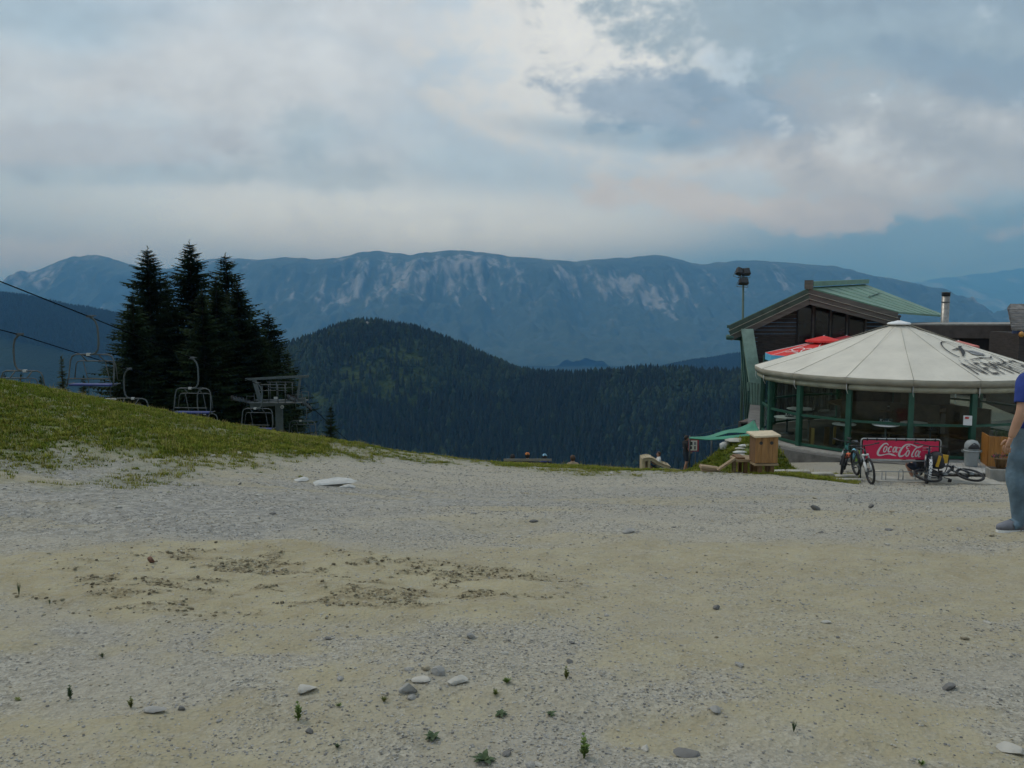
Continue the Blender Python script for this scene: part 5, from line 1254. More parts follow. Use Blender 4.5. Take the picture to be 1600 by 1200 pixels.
# ------------------------------------------------------------------ nest box on posts and plank ramp
NEST = mat('nest_box_wood', (.30, .155, .05), .65, .2, 3, stretch=(8, 8, .8)); NEST_SHADED = mat('nest_box_wood_shaded', (.17, .09, .035), .7, .2, 3, stretch=(8, 8, .8)); RAW = mat('weathered_plank', (.30, .215, .125), .8, .2, 4, stretch=(.8, 6, 6)); LID = mat('pale_lid', (.58, .48, .33), .7, .1, 5)  # nest box sides: same wood darkened, their shade put into the colour
def nest_box():
    D = 21.0; b = at(1192, 741, D); zg = gz(b.x, D); t = empty('nest_box', (b.x, b.y, zg), .06); tag(t, 'brown wooden nest box with two round holes on posts by the gravel edge', 'nest box')
    k = D / F; Z = lambda py: at(1192, py, D).z - zg
    w, h = 36 * k, Z(681) - Z(721); dpt = .42
    for i in range(4):
        xx = -w / 2 + w * (i + .5) / 4; MB().box((xx, -dpt / 2, Z(701)), (w / 4 - .006, .03, h)).build('front_board', NEST, t)
    for s in (-1, 1): MB().box((s * (w / 2 - .012), 0, Z(701)), (.024, dpt - .04, h)).build('side_board', NEST_SHADED, t)
    MB().box((0, dpt / 2, Z(701)), (w, .024, h)).build('back_board', NEST_SHADED, t)
    MB().box((-.02, -.02, Z(678)), (42 * k, dpt + .2, .05), rot=(.05, -.03, 0)).build('lid', LID, t, bevel=.006)
    MB().box((0, -.01, Z(723.5)), (38 * k, dpt + .06, .05)).build('floor_board', RAW, t)
    for px in (1183, 1200):
        q = (px - 1192.5) * k; ring = MB(); ring.tube([(q, -dpt / 2 - .016, Z(690)), (q, -dpt / 2 - .020, Z(690))], .045, 16, smooth=False); ring.build('entrance_hole', PRINT, t)
    for px, y in ((1183, -.16), (1202, -.16), (1183, .16), (1202, .16)):
        MB().box(((px - 1192) * k, y, Z(725) / 2 - .06), (.095, .095, Z(725) + .10)).build('post', NEST_SHADED, t)
nest_box()
def ramp():
    D = 21.4; O = at(1140, 738, D); O.z = gz(O.x, D); t = empty('plank_ramp', O); tag(t, 'weathered plank ramp and log leading up to the nest box', 'ramp')
    P = lambda px, py, d=D: at(px, py, d) - O
    MB().beam(P(1094, 729), P(1123, 733), .30, .10).build('log', RAW, t, bevel=.02)
    MB().beam(P(1096, 734), P(1112, 735.5), .25, .05).build('lower_log', RAW, t)
    for k in range(4): MB().beam(P(1121, 734.5, D - .25 + .16 * k), P(1149, 715.5, D - .25 + .16 * k), .15, .05).build('ramp_plank', RAW, t)
    MB().beam(P(1145, 717), P(1178, 716), .6, .06).build('platform', RAW, t); MB().beam(P(1148, 713.5), P(1160, 713.5), .5, .05).build('tread', NEST_SHADED, t)
    for px, dd in ((1147, 0), (1165, -.15), (1175, .2), (1156, .3)):
        a = P(px, 717, D + dd); g = gz((a + O).x, D + dd) - O.z; MB().beam(a, Vector((a.x, a.y, g - .05)), .09, .09, up=(0, 1, 0)).build('post', NEST_SHADED if dd else RAW, t)
ramp()
# ------------------------------------------------------------------ info board
def info_board():
    D = 37.6; p = at(1086, 733, D); g = gz(p.x, D); t = empty('info_board', (p.x, D, g)); tag(t, 'white notice board with four pictures and red frame on a thin post', 'sign')
    z = lambda py: at(1086, py, D).z - g; x = lambda px: at(px, 700, D).x - p.x
    MB().tube([(0, 0, -.1), (0, 0, z(690))], .025, 6).build('post', STEEL, t)
    MB().box((x(1083.5), -.03, z(695)), (.46, .04, .60)).build('frame', mat('red_frame', (.30, .04, .05), .6, .1, 4), t)
    MB().box((x(1082.6), -.058, z(695.8)), (.36, .01, .46)).build('panel', mat('white_board', (.66, .65, .58), .6, .05, 4), t)
    for dx, dz, w, h in ((-.09, .10, .11, .15), (.08, .10, .10, .14), (-.09, -.10, .07, .13), (.08, -.10, .06, .16)):
        MB().box((x(1082.6) + dx, -.067, z(695.8) + dz), (w, .006, h)).build('picture', PRINT if dx * dz < .0 or dx < 0 else PRINT_G, t)
info_board()
# ------------------------------------------------------------------ banner, bike rack, bikes
SILVER = mat('silver_tube', (.34, .35, .35), .4, .1, 5, metal=.5); BRED = mat('banner_red', (.60, .016, .075), .6, .08, 2); BWHITE = mat('banner_white', (.62, .57, .57), .7, .05, 3)
BD = 21.9
def banner():
    k = BD / F; c = at(1407, 703, BD); g = gz(c.x, BD); t = empty('banner_barrier', (c.x, BD, g)); rz = -.10; t.rotation_euler.z = rz
    tag(t, 'red soft-drink banner in a silver tube frame standing before the bar', 'banner')
    Z = lambda py: at(1407, py, BD).z - g; X = lambda px: (px - 1406.5) * k
    fr = []
    r_ = .07; x0, x1, z0, z1 = X(1346), X(1467), Z(720), Z(686)
    for cx, cz, a0 in ((x1 - r_, z1 - r_, 0), (x0 + r_, z1 - r_, 90), (x0 + r_, z0 + r_, 180), (x1 - r_, z0 + r_, 270)):
        for q in range(4): a = R(a0 + 30 * q); fr.append((cx + r_ * math.cos(a), 0, cz + r_ * math.sin(a)))
    MB().tube(fr, .018, 8, closed=True).build('frame', SILVER, t)
    MB().box(((x0 + x1) / 2, 0, (z0 + z1) / 2), (x1 - x0 - .10, .012, z1 - z0 - .09)).build('banner_cloth', BRED, t)
    for q in range(8):
        xx = x0 + .15 + (x1 - x0 - .3) * q / 7; MB().box((xx, 0, z1 - .02), (.03, .05, .07)).build('strap', PRINT, t)
    for xx in (x0 + .02, x1 - .02): MB().tube([(xx, .01, z0 + .1), (xx, .01, -.03)], .018, 6).build('leg', STEEL_D, t); MB().tube([(xx, -.25, 0.0), (xx, .25, 0.0)], .018, 6).build('foot_bar', STEEL_D, t)
    # flowing script, drawn as strokes in units of 1/1600 of the banner's picture
    u = 140 / 1600 * k
    def st(pts, ws):
        # smooth the strokes
        P = np.array(pts, float); n = len(P); tt = np.linspace(0, n - 1, (n - 1) * 6 + 1); out = []
        for q in tt:
            i = min(int(q), n - 2); f = q - i; p0, p1, p2, p3 = P[max(i - 1, 0)], P[i], P[i + 1], P[min(i + 2, n - 1)]
            out.append(.5 * ((2 * p1) + (-p0 + p2) * f + (2 * p0 - 5 * p1 + 4 * p2 - p3) * f * f + (-p0 + 3 * p1 - 3 * p2 + p3) * f ** 3))
        w = np.interp(tt, np.arange(n), ws) if isinstance(ws, (list, tuple)) else [ws] * len(tt)
        me = ribbon([((x_ - 762) * u, -(y_ - 372) * u) for x_, y_ in out], [q * u for q in w]).mesh('lettering')
        o = link('lettering', me, BWHITE, t); o.rotation_euler.x = R(90); o.location = ((X(1406.5)), -.0095, (z0 + z1) / 2)
    def el(cx, cy, rx, ry, tilt=18, n=12):
        c_, s_ = math.cos(R(tilt)), math.sin(R(tilt)); return [(cx + rx * math.cos(6.283 * q / n) * c_ + ry * math.sin(6.283 * q / n) * s_, cy - ry * math.sin(6.283 * q / n) * c_ + rx * math.cos(6.283 * q / n) * s_) for q in range(n + 1)]
    st([(548, 290), (520, 258), (470, 268), (420, 320), (380, 390), (366, 440), (385, 472), (430, 474), (500, 458), (560, 448), (620, 460), (690, 484)], [10, 22, 26, 30, 36, 38, 34, 24, 18, 22, 34, 6])
    st(el(495, 362, 24, 52), 20); st([(610, 330), (590, 312), (560, 340), (548, 390), (562, 412), (598, 398)], [14, 20, 24, 26, 22, 10]); st(el(655, 366, 22, 48), 20); st([(702, 316), (684, 380), (690, 412), (715, 404)], [20, 22, 22, 10]); st([(722, 332), (765, 330)], 14)
    st([(905, 350), (872, 345), (868, 312), (905, 288), (925, 305)], [10, 16, 18, 18, 10])
    st([(1145, 284), (1100, 306), (1050, 318), (1000, 290), (930, 266), (860, 272), (800, 318), (752, 400), (738, 458), (760, 488), (810, 474), (850, 430)], [8, 26, 30, 22, 18, 22, 30, 38, 38, 34, 22, 8])
    st(el(885, 432, 24, 56), 20); st([(1050, 316), (1000, 370), (962, 450), (968, 490), (1000, 482)], [16, 20, 26, 24, 10]); st(el(1048, 432, 24, 54), 20); st([(1104, 384), (1080, 450), (1084, 490), (1112, 480)], [20, 24, 24, 10])
    for q in range(3): st([(1140, 320 + 26 * q), (1300, 318 + 26 * q)], 5)
banner()
def rack():
    D = 21.7; k = D / F; a = at(1372, 757, D); g = gz(a.x, D); t = empty('bike_rack', (a.x, D, g)); tag(t, 'low silver bike rack with upright loops under the banner', 'bike rack')
    X = lambda px: at(px, 745, D).x - a.x; Z = lambda py: max(0, (757 - py) * k)
    MB().tube([(X(1366), 0, Z(740.5)), (X(1444), -.05, Z(741.5))], .016, 6).build('rail', SILVER, t)
    for px in (1378, 1384, 1404, 1411, 1430, 1437): MB().tube([(X(px), 0, Z(741)), (X(px), 0, -.03)], .012, 6).build('upright', SILVER, t)
    MB().tube([(X(1404), 0, Z(741)), (X(1405.5), 0, Z(738.5)), (X(1409.5), 0, Z(738.5)), (X(1411), 0, Z(741))], .012, 6).build('loop', SILVER, t)
    MB().tube([(X(1366), 0, 0), (X(1444), -.05, 0)], .014, 6).build('ground_rail', SILVER, t)
rack()
TYRE = mat('tyre', (.022, .022, .023), .85, .2, 12); BLKP = mat('bike_black', (.015, .017, .022), .35, .1, 6); BWH = mat('bike_white', (.70, .71, .70), .35, .05, 6); NAVY = mat('bike_navy', (.015, .03, .07), .4, .1, 6)
def bike(label, loc, rot, fm, forkm, lettering=None, group='mountain bikes by the banner'):
    t = empty('bicycle', loc, rot=rot); tag(t, label, 'bicycle', group); r = .345; wb = 1.14
    def wheel(cx):
        ring = [(cx + (r - .028) * math.cos(6.283 * q / 28), 0, r + (r - .028) * math.sin(6.283 * q / 28)) for q in range(28)]
        w = MB().tube(ring, .030, 8, closed=True).build('wheel', TYRE, t)
        MB().tube([(cx + (r - .065) * math.cos(6.283 * q / 28), 0, r + (r - .065) * math.sin(6.283 * q / 28)) for q in range(28)], .012, 6, closed=True).build('rim', BLKP, w)
        MB().tube([(cx, -.05, r), (cx, .05, r)], .025, 8).build('hub', STEEL_D, w)
        for q in range(16):
            a = 6.283 * q / 16; MB().tube([(cx, .03 * (-1) ** q, r), (cx + (r - .07) * math.cos(a), 0, r + (r - .07) * math.sin(a))], .0016, 3).build('spoke', STEEL_D, w)
        MB().tube([(cx - .0, -.045, r), (cx, -.048, r)], .09, 16, smooth=False).build('brake_disc', STEEL, w)
    wheel(0); wheel(wb)
    bb = (.43, 0, .33); seat = (.26, 0, .80); head = (.86, 0, .86); headb = (.90, 0, .74)
    MB().tube([bb, headb], [.032, .036], 8).build('down_tube', fm, t); MB().tube([seat, head], .024, 8).build('top_tube', fm, t); MB().tube([bb, seat], .022, 8).build('seat_tube', fm, t); MB().tube([head, headb], .03, 8).build('head_tube', fm, t)
    for s in (-1, 1):
        MB().tube([bb, (.2, .06 * s, .34), (0, .065 * s, r)], .014, 6).build('chain_stay', fm, t); MB().tube([(.30, .02 * s, .70), (0, .065 * s, r)], .012, 6).build('seat_stay', fm, t)
        MB().tube([(.905, .065 * s, .70), (1.0, .068 * s, .52)], .022, 8).build('fork_stanchion', SILVER, t); MB().tube([(.98, .068 * s, .56), (1.10, .068 * s, .33)], .028, 8).build('fork_leg', forkm, t)
    MB().tube([(.89, -.08, .72), (.89, .08, .72)], .03, 8).build('fork_crown', forkm, t)
    MB().tube([seat, (.20, 0, .95)], .015, 6).build('seat_post', BLKP, t)
    mb = MB(); mb.add([(.05, -.075, .965), (.05, .075, .965), (.18, .05, .97), (.34, .018, .96), (.34, -.018, .96), (.18, -.05, .97), (.05, -.06, .93), (.05, .06, .93), (.18, .04, .935), (.34, .012, .94), (.34, -.012, .94), (.18, -.04, .935)], [(0, 1, 2, 5), (5, 2, 3, 4), (6, 11, 8, 7), (11, 10, 9, 8), (0, 5, 11, 6), (5, 4, 10, 11), (4, 3, 9, 10), (3, 2, 8, 9), (2, 1, 7, 8), (1, 0, 6, 7)]); mb.build('saddle', BLKP, t)
    MB().tube([(.86, 0, .86), (.855, 0, .93), (.90, 0, .96)], .018, 6).build('stem', BLKP, t)
    MB().tube([(.85, -.37, .985), (.89, -.15, .965), (.90, 0, .96), (.89, .15, .965), (.85, .37, .985)], .013, 6).build('handlebar', BLKP, t)
    for s in (-1, 1): MB().tube([(.85, .27 * s, .98), (.85, .38 * s, .985)], .019, 6).build('grip', RUB, t)
    MB().tube([(.43, -.05, .33), (.43, -.054, .33)], .085, 16, smooth=False).build('chainring', STEEL_D, t)
    for s in (-1, 1):
        MB().tube([(.43, .06 * s, .33), (.43 + .15 * s, .075 * s, .28)], .012, 6).build('crank', BLKP, t); MB().box((.43 + .15 * s, .125 * s, .28), (.09, .09, .02)).build('pedal', BLKP, t)
    if lettering:
        fv = []; ff = []
        for q in range(13):        # fender strip arching over the front of the tyre
            a = R(-38 + 9 * q); rr = r + .018
            for s in (-1, 1): fv.append((wb + rr * math.cos(a), .042 * s, r + rr * math.sin(a)))
        for q in range(12): ff.append((2 * q, 2 * q + 1, 2 * q + 3, 2 * q + 2))
        o = MB().add(fv, ff, True).build('front_fender', fm, t); o.modifiers.new('s', 'SOLIDIFY').thickness = .006
        me = text_mesh(lettering, .098, 0, .003, 'CENTER')
        for v in me.vertices:
            a = R(16) - v.co.x / (r + .03); v.co = Vector((wb + (r + .032) * math.cos(a), (v.co.y - .033) * 1.0, r + (r + .032) * math.sin(a)))
        link('lettering', me, BWH, o)
    return t
b1 = hit(1362, 757); bike('upright mountain bike with white fork legs at the left end of the banner', b1 + Vector((.08, 1.13, .0)), (R(7), 0, R(-95)), BLKP, BWH)
b2 = at(1447, 758, 21.3); b2.z = gz(b2.x, b2.y)
bike('dark bike facing the viewer with white letters down its front fender', b2 + Vector((.36, 1.06, 0)), (R(-5), 0, R(-109)), NAVY, BLKP, 'MONDRAKER')
b3 = at(1462, 760, 20.9); b3.z = gz(b3.x, b3.y)
bike('black mountain bike lying flat on the ground right of the banner', b3 + Vector((-.05, -.05, .10)), (R(-74), 0, R(4)), BLKP, BLKP)
b4 = at(1322, 735, 22.6); b4.z = gz(b4.x, b4.y)
bike('bike with teal frame half hidden behind the left end of the banner', b4 + Vector((.36, 1.0, 0)), (R(-6), 0, R(-116)), mat('bike_teal', (.02, .18, .16), .4, .1, 5), BLKP)
def gear(name, label, cat, px, py, D, w, h, cols, seed):
    """helmet with shell, vents and peak"""
    c = at(px, py, D); k = D / F; t = empty(name, c, random.Random(seed).uniform(-.6, .6)); tag(t, label, cat, 'helmets and packs hung on the bikes')
    W_, H_ = w * k / 2, h * k
    mb = MB(); mb.lathe([(W_, 0), (W_ * 1.02, H_ * .3), (W_ * .85, H_ * .65), (W_ * .5, H_ * .92), (W_ * .08, H_)], 14); mb.build('shell', cols[0], t)
    for q in range(4): a = R(-140 + 35 * q); MB().box((W_ * .88 * math.cos(a), W_ * .88 * math.sin(a), H_ * .55), (W_ * .18, W_ * .18, H_ * .45), rot=(0, 0, a)).build('vent', cols[1], t)
    MB().prism([(-W_ * .7, -W_ * .7, H_ * .25), (W_ * .7, -W_ * .7, H_ * .25), (W_ * .5, -W_ * 1.6, H_ * .2), (-W_ * .5, -W_ * 1.6, H_ * .2)], (0, 0, .012)).build('peak', cols[1], t)
ORG = mat('orange_plastic', (.60, .10, .02), .5, .1, 5); CYAN = mat('cyan_plastic', (.20, .52, .66), .5, .1, 5); LIME = mat('lime_plastic', (.25, .42, .03), .5, .1, 5); YEL = mat('yellow_plastic', (.50, .30, .02), .5, .1, 5); NVY = mat('navy_cloth', (.02, .03, .10), .8, .1, 5)
gear('bike_helmet', 'orange helmet hung on the bike left of the banner', 'helmet', 1326, 715, 22.6, 12, 8, (ORG, PRINT), 1)
gear('bike_helmet', 'light blue helmet beside the orange one left of the banner', 'helmet', 1334, 717, 22.5, 9, 17, (CYAN, NVY), 2)
gear('bike_helmet', 'lime green helmet nearest the left end of the banner', 'helmet', 1341, 725, 22.4, 9, 22, (LIME, GREEN), 3)
def backpack(label, px, py, D, w, h, m1, m2):
    c = at(px, py, D); k = D / F; t = empty('backpack', c); tag(t, label, 'backpack'); W_, H_ = w * k, h * k
    MB().lathe([(W_ * .38, 0), (W_ * .5, H_ * .1), (W_ * .52, H_ * .5), (W_ * .42, H_ * .85), (W_ * .15, H_)], 12).build('bag', m1, t)
    MB().box((-W_ * .1, -W_ * .5, H_ * .5), (W_ * .16, .03, H_ * .7), rot=(0, .25, 0)).build('strap', m2, t); MB().box((W_ * .35, -W_ * .38, H_ * .62), (W_ * .3, .06, H_ * .5), rot=(0, .1, -.4)).build('pocket', m2, t)
backpack('black and yellow backpack behind the right end of the banner', 1462, 731, 21.75, 26, 26, PRINT, YEL)
# pale concrete strip the bikes stand on
p0, p1 = at(1362, 752, 21.9), at(1560, 752, 21.5); mb = MB(); zz = max(gz(p0.x, 21.9), gz(p1.x, 21.5)) + .03
mb.prism([(p0.x, 21.55, zz), (p1.x, 21.15, zz), (p1.x, 22.05, zz), (p0.x, 22.25, zz)], (0, 0, -.25)); o = mb.build('concrete_strip', SLAB); tag(o, kind='structure')
# ------------------------------------------------------------------ deck, bin, planter, trough
deck = empty('timber_deck', (at(1510, 735, 23).x, 23.0, ZF)); tag(deck, 'pale grey plank deck before the bar entrance', 'deck')
n = 19
for k in range(n):
    px = 1458 + k * 9.2; a = at(px, 742, 22.45); b = at(px - 6, 728, 23.9); z = .13
    MB().beam((a.x - deck.location.x, a.y - 23.0, z), (b.x - deck.location.x, b.y - 23.0, z), .142, .04).build('deck_plank', mat('grey_decking', (.37, .365, .345), .8, .18, 4, stretch=(5, .6, 5)), deck)
a, b = at(1455, 744, 22.5), at(1630, 744, 22.4); MB().beam((a.x - deck.location.x, -.50, .05), (b.x - deck.location.x, -.50, .05), .05, .11).build('deck_edge', DARKWOOD, deck)
def bin_():
    D = 23.4; k = D / F; c = at(1517, 729.5, D); t = empty('litter_bin', (c.x, c.y, ZF + .15)); tag(t, 'grey plastic litter bin with domed lid and dark opening on the deck', 'bin')
    G = mat('grey_plastic', (.25, .275, .28), .55, .06, 5); H = 42 * k
    MB().lathe([(.155, 0), (.165, .02), (.195, H * .55), (.20, H * .58)], 24).build('body', G, t)
    MB().lathe([(.215, H * .56), (.225, H * .585), (.215, H * .62), (.19, H * .62)], 24).build('rim', G, t)
    MB().lathe([(.195, H * .60), (.20, H * .74), (.185, H * .86), (.13, H * .96), (.05, H * .995), (.01, H)], 24).build('lid', G, t)
    d = Vector((-c.x, -c.y, 0)).normalized(); d = Matrix.Rotation(R(22), 3, 'Z') @ d
    mb = MB(); vs = []; 
    for i in range(7):
        a = R(-48 + 96 * i / 6); dd = Matrix.Rotation(a, 3, 'Z') @ d; q = math.cos(a * 1.7)
        lr = lambda f: float(np.interp(f, [.60, .74, .86, .96, 1.0], [.195, .20, .185, .13, .02])) + .012
        za, zb = .685, .70 + .22 * max(.03, q); vs += [dd * lr(za) + Vector((0, 0, H * za)), dd * lr((za + zb) / 2) + Vector((0, 0, H * (za + zb) / 2)), dd * lr(zb) + Vector((0, 0, H * zb))]
    mb.add(vs, [(3 * i + j, 3 * i + 3 + j, 3 * i + 4 + j, 3 * i + 1 + j) for i in range(6) for j in (0, 1)], True); o = mb.build('opening', PRINT, t); o.modifiers.new('s', 'SOLIDIFY').thickness = .012
    for s in (-1, 1):
        x_ = Vector((d.y, -d.x, 0)) * s; MB().tube([x_ * .20 + Vector((0, 0, H * .585)), x_ * .27 + Vector((0, 0, H * .60)), x_ * .265 + Vector((0, 0, H * .55)), x_ * .20 + Vector((0, 0, H * .54))], .018, 6).build('handle', G, t)
bin_()
def planter():
    D = 23.6; k = D / F; c = at(1562, 729, D); t = empty('wooden_planter', (c.x, c.y, ZF + .15), -.3); tag(t, 'orange-brown vertical board planter box at the bar entrance', 'planter'); W_, H_ = .80, 48 * k
    OW = mat('orange_timber', (.34, .145, .028), .55, .18, 3, stretch=(8, 8, .7))
    for i in range(6):
        MB().box((-W_ / 2 + W_ * (i + .5) / 6, -W_ / 2, H_ / 2), (W_ / 6 - .006, .03, H_ - .01 * (i % 2))).build('board', OW, t); MB().box((-W_ / 2, -W_ / 2 + .02 + W_ * (i + .5) / 6, H_ / 2), (.03, W_ / 6 - .006, H_)).build('board', OW, t)
        MB().box((W_ / 2, -W_ / 2 + .02 + W_ * (i + .5) / 6, H_ / 2), (.03, W_ / 6 - .006, H_)).build('board', OW, t)
    MB().box((0, .02, H_ - .1), (W_ - .06, W_ - .06, .05)).build('soil', mat('soil', (.05, .035, .025), .95, .2, 8), t)
    mb = MB(); r = random.Random(5)
    for i in range(60):
        a = r.random() * 6.28; q = r.random() * .3; b = Vector((q * math.cos(a), q * math.sin(a), H_ - .08)); d = Vector((r.uniform(-.5, .5), r.uniform(-.5, .5), 1)).normalized(); s = d.orthogonal().normalized() * .02; L = r.uniform(.1, .28); mb.add([b, b + d * L * .5 + s, b + d * L, b + d * L * .5 - s], [(0, 1, 2, 3)])
    o = mb.build('foliage', LEAF_D, t, normals=False); o['kind'] = 'stuff'
planter()
def trough():
    D = 21.9; k = D / F; c = at(1563, 753, D); g = gz(c.x, D); t = empty('stone_trough', (c.x, c.y, g), -.2); tag(t, 'grey stone flower trough with a pot of pink flowers before the planter', 'flower trough')
    MB().box((0, 0, .17), (.62, .36, .34), taper=1.08).build('basin', CONC, t, bevel=.02); MB().box((0, 0, .335), (.60, .34, .02)).build('soil', mat('soil', (.05, .035, .025)), t)
    MB().lathe([(.10, .34), (.16, .58), (.175, .60), (.15, .60)], 16, c=(-.02, 0, 0)).build('pot', WOODB, t)
    r = random.Random(9); mb = MB(); mp = MB()
    for i in range(70):
        a = r.random() * 6.28; q = r.random() ** .6 * .2; b = Vector((q * math.cos(a) - .02, q * math.sin(a), .6 + r.random() * .08)); d = Vector((math.cos(a) * .6, math.sin(a) * .6, .7)).normalized(); s = d.orthogonal().normalized() * .022; L = r.uniform(.05, .12); (mp if i % 3 == 0 else mb).add([b, b + d * L * .5 + s, b + d * L, b + d * L * .5 - s], [(0, 1, 2, 3)])
    o = mb.build('foliage', LEAF_D, t, normals=False); o['kind'] = 'stuff'; o = mp.build('blossoms', mat('pink_petal', (.38, .06, .14), .7, .2, 9), t, normals=False); o['kind'] = 'stuff'
trough()
# hut on the far hill top
def summit_hut():
    p = at(578, 512, 1490); z = float(hills_z(np.array([p.x]), np.array([p.y]))[0]); t = empty('summit_hut', (p.x, p.y - 6, max(z, at(578, 514, 1484).z))); tag(t, 'tiny pale hut on top of the rounded forest hill', 'hut')
    MB().box((0, 0, 3.0), (9, 6, 6)).build('wall', WHITE, t); MB().prism([(-5.5, -4, 6), (-5.5, 4, 6), (-5.5, 0, 9.5)], (11, 0, 0)).build('roof', CONC, t)
    for x in (-2.5, 0.2, 2.7): MB().box((x, -3.02, 3.4), (1.2, .1, 1.8)).build('window', PANE, t)
summit_hut()
# ------------------------------------------------------------------ people
SKIN = mat('skin', (.42, .24, .16), .6, .08, 6); SKIN_T = mat('tanned_skin', (.34, .18, .115), .6, .1, 6); HAIR = mat('dark_hair', (.022, .016, .013), .7, .2, 20); HAIR_B = mat('brown_hair', (.07, .035, .018), .7, .2, 20)
def skin_mesh(verts, edges, root=0, sub=2):
    """verts: (x,y,z,rx,ry) joints; a continuous surface grown over the skeleton"""
    me = bpy.data.meshes.new('skeleton'); me.from_pydata([v[:3] for v in verts], edges, []); o = bpy.data.objects.new('skeleton', me); COL.objects.link(o)
    md = o.modifiers.new('skin', 'SKIN'); md.branch_smoothing = .6; md.use_smooth_shade = True
    sv = me.skin_vertices[0].data
    for i, v in enumerate(verts): sv[i].radius = (v[3], v[4]); sv[i].use_root = (i == root)
    sb = o.modifiers.new('sub', 'SUBSURF'); sb.levels = sub; sb.render_levels = sub
    dg = bpy.context.evaluated_depsgraph_get(); out = bpy.data.meshes.new_from_object(o.evaluated_get(dg)); bpy.data.objects.remove(o); return out
def person(label, loc, rz, H, J, shirt, legs, shoe, skin, hair, cap=None, sleeve=.55, short=False, hands=True, group=None):
    """J: joint name -> (x,y,z) in metres for a 1.75 m figure facing +Y; X is the figure's right"""
    t = empty('person', loc, rz); k = H / 1.75; t.scale = (k, k, k); tag(t, label, 'person', group)
    P = dict(pelvis=(0, 0, .95), waist=(0, .005, 1.10), chest=(0, 0, 1.30), collar=(0, -.01, 1.44), neck=(0, .0, 1.52), jaw=(0, .035, 1.575), head=(0, .02, 1.65), crown=(0, .0, 1.715))
    for s, n in ((1, 'r'), (-1, 'l')):
        P.update({'sho_' + n: (s * .17, -.01, 1.41), 'elb_' + n: (s * .225, -.03, 1.13), 'wri_' + n: (s * .235, .04, .88), 'hip_' + n: (s * .09, 0, .90), 'kne_' + n: (s * .10, .02, .50), 'ank_' + n: (s * .10, -.02, .085), 'toe_' + n: (s * .12, .15, .035)})
    P.update(J)
    rad = dict(pelvis=(.155, .115), waist=(.14, .105), chest=(.165, .12), collar=(.10, .085), neck=(.056, .058), jaw=(.062, .070), head=(.076, .094), crown=(.060, .070))
    for n in 'rl': rad.update({'sho_' + n: (.068, .068), 'elb_' + n: (.046, .046), 'wri_' + n: (.030, .026), 'hip_' + n: (.095, .10), 'kne_' + n: (.064, .066), 'ank_' + n: (.044, .046), 'toe_' + n: (.040, .030)})
    # intermediate joints give limbs their muscle
    for n in 'rl':
        for a, b, f, nm, r_ in (('sho_', 'elb_', .5, 'arm_', .055), ('elb_', 'wri_', .3, 'fore_', .047), ('hip_', 'kne_', .45, 'thigh_', .083), ('kne_', 'ank_', .32, 'calf_', .062)):
            p = Vector(P[a + n]).lerp(Vector(P[b + n]), f)
            if nm == 'calf_': p += Vector((0, -.02, 0))
            P[nm + n] = tuple(p); rad[nm + n] = (r_, r_)
    chain = [('pelvis', 'waist'), ('waist', 'chest'), ('chest', 'collar'), ('collar', 'neck'), ('neck', 'jaw'), ('jaw', 'head'), ('head', 'crown')]
    for n in 'rl': chain += [('collar', 'sho_' + n), ('sho_' + n, 'arm_' + n), ('arm_' + n, 'elb_' + n), ('elb_' + n, 'fore_' + n), ('fore_' + n, 'wri_' + n), ('pelvis', 'hip_' + n), ('hip_' + n, 'thigh_' + n), ('thigh_' + n, 'kne_' + n), ('kne_' + n, 'calf_' + n), ('calf_' + n, 'ank_' + n), ('ank_' + n, 'toe_' + n)]
    names = list(P); idx = {n: i for i, n in enumerate(names)}
    V = [(*P[n], *rad[n]) for n in names]
    me = skin_mesh(V, [(idx[a], idx[b]) for a, b in chain], idx['pelvis'])
    body = link('body', me, skin, t)
    # clothes: the body's own surface, puffed out where cloth covers it
    seg = [(Vector(P[a]), Vector(P[b]), a, b) for a, b in chain]
    def nearest(c):
        best = (9, '', '', 0)
        for a, b, na, nb in seg:
            d = b - a; f = min(1, max(0, (c - a).dot(d) / d.length_squared)); q = (c - (a + d * f)).length - (rad[na][0] * (1 - f) + rad[nb][0] * f)
            if q < best[0]: best = (q, na, nb, f)
        return best
    def cloth(name, m, test, puff):
        bm = bmesh.new(); bm.from_mesh(me); bm.normal_update(); kill = []
        for f in bm.faces:
            _, a, b, u = nearest(f.calc_center_median())
            if not test(a, b, u, f.calc_center_median()): kill.append(f)
        for v in bm.verts: v.co += v.normal * puff
        bmesh.ops.delete(bm, geom=kill, context='FACES')
        if not bm.faces: bm.free(); return
        for f in bm.faces: f.smooth = True
        mm = bpy.data.meshes.new(name); bm.to_mesh(mm); bm.free(); mm.materials.clear(); o = link(name, mm, m, t); s = o.modifiers.new('s', 'SOLIDIFY'); s.thickness = .006
        return o
    TORSO = {('pelvis', 'waist'), ('waist', 'chest'), ('chest', 'collar')}
    def is_shirt(a, b, u, c):
        if (a, b) in TORSO: return not (a == 'pelvis' and u < .25)
        if a == 'collar' and b.startswith('sho'): return True
        if a.startswith('sho') : return True
        if a.startswith('arm') and b.startswith('elb'): return u < sleeve
        return False
    def is_leg(a, b, u, c):
        if (a, b) == ('pelvis', 'waist') and u < .5: return True
        if b.startswith(('hip', 'thigh')): return True
        if a.startswith('ank'): return (not short) and u < .42
        if a.startswith('thigh'): return (not short) or u < .75
        if a.startswith(('kne', 'calf')): return (not short) 
        return False
    cloth('shirt', shirt, is_shirt, .022); cloth('shorts' if short else 'jeans', legs, is_leg, .018)
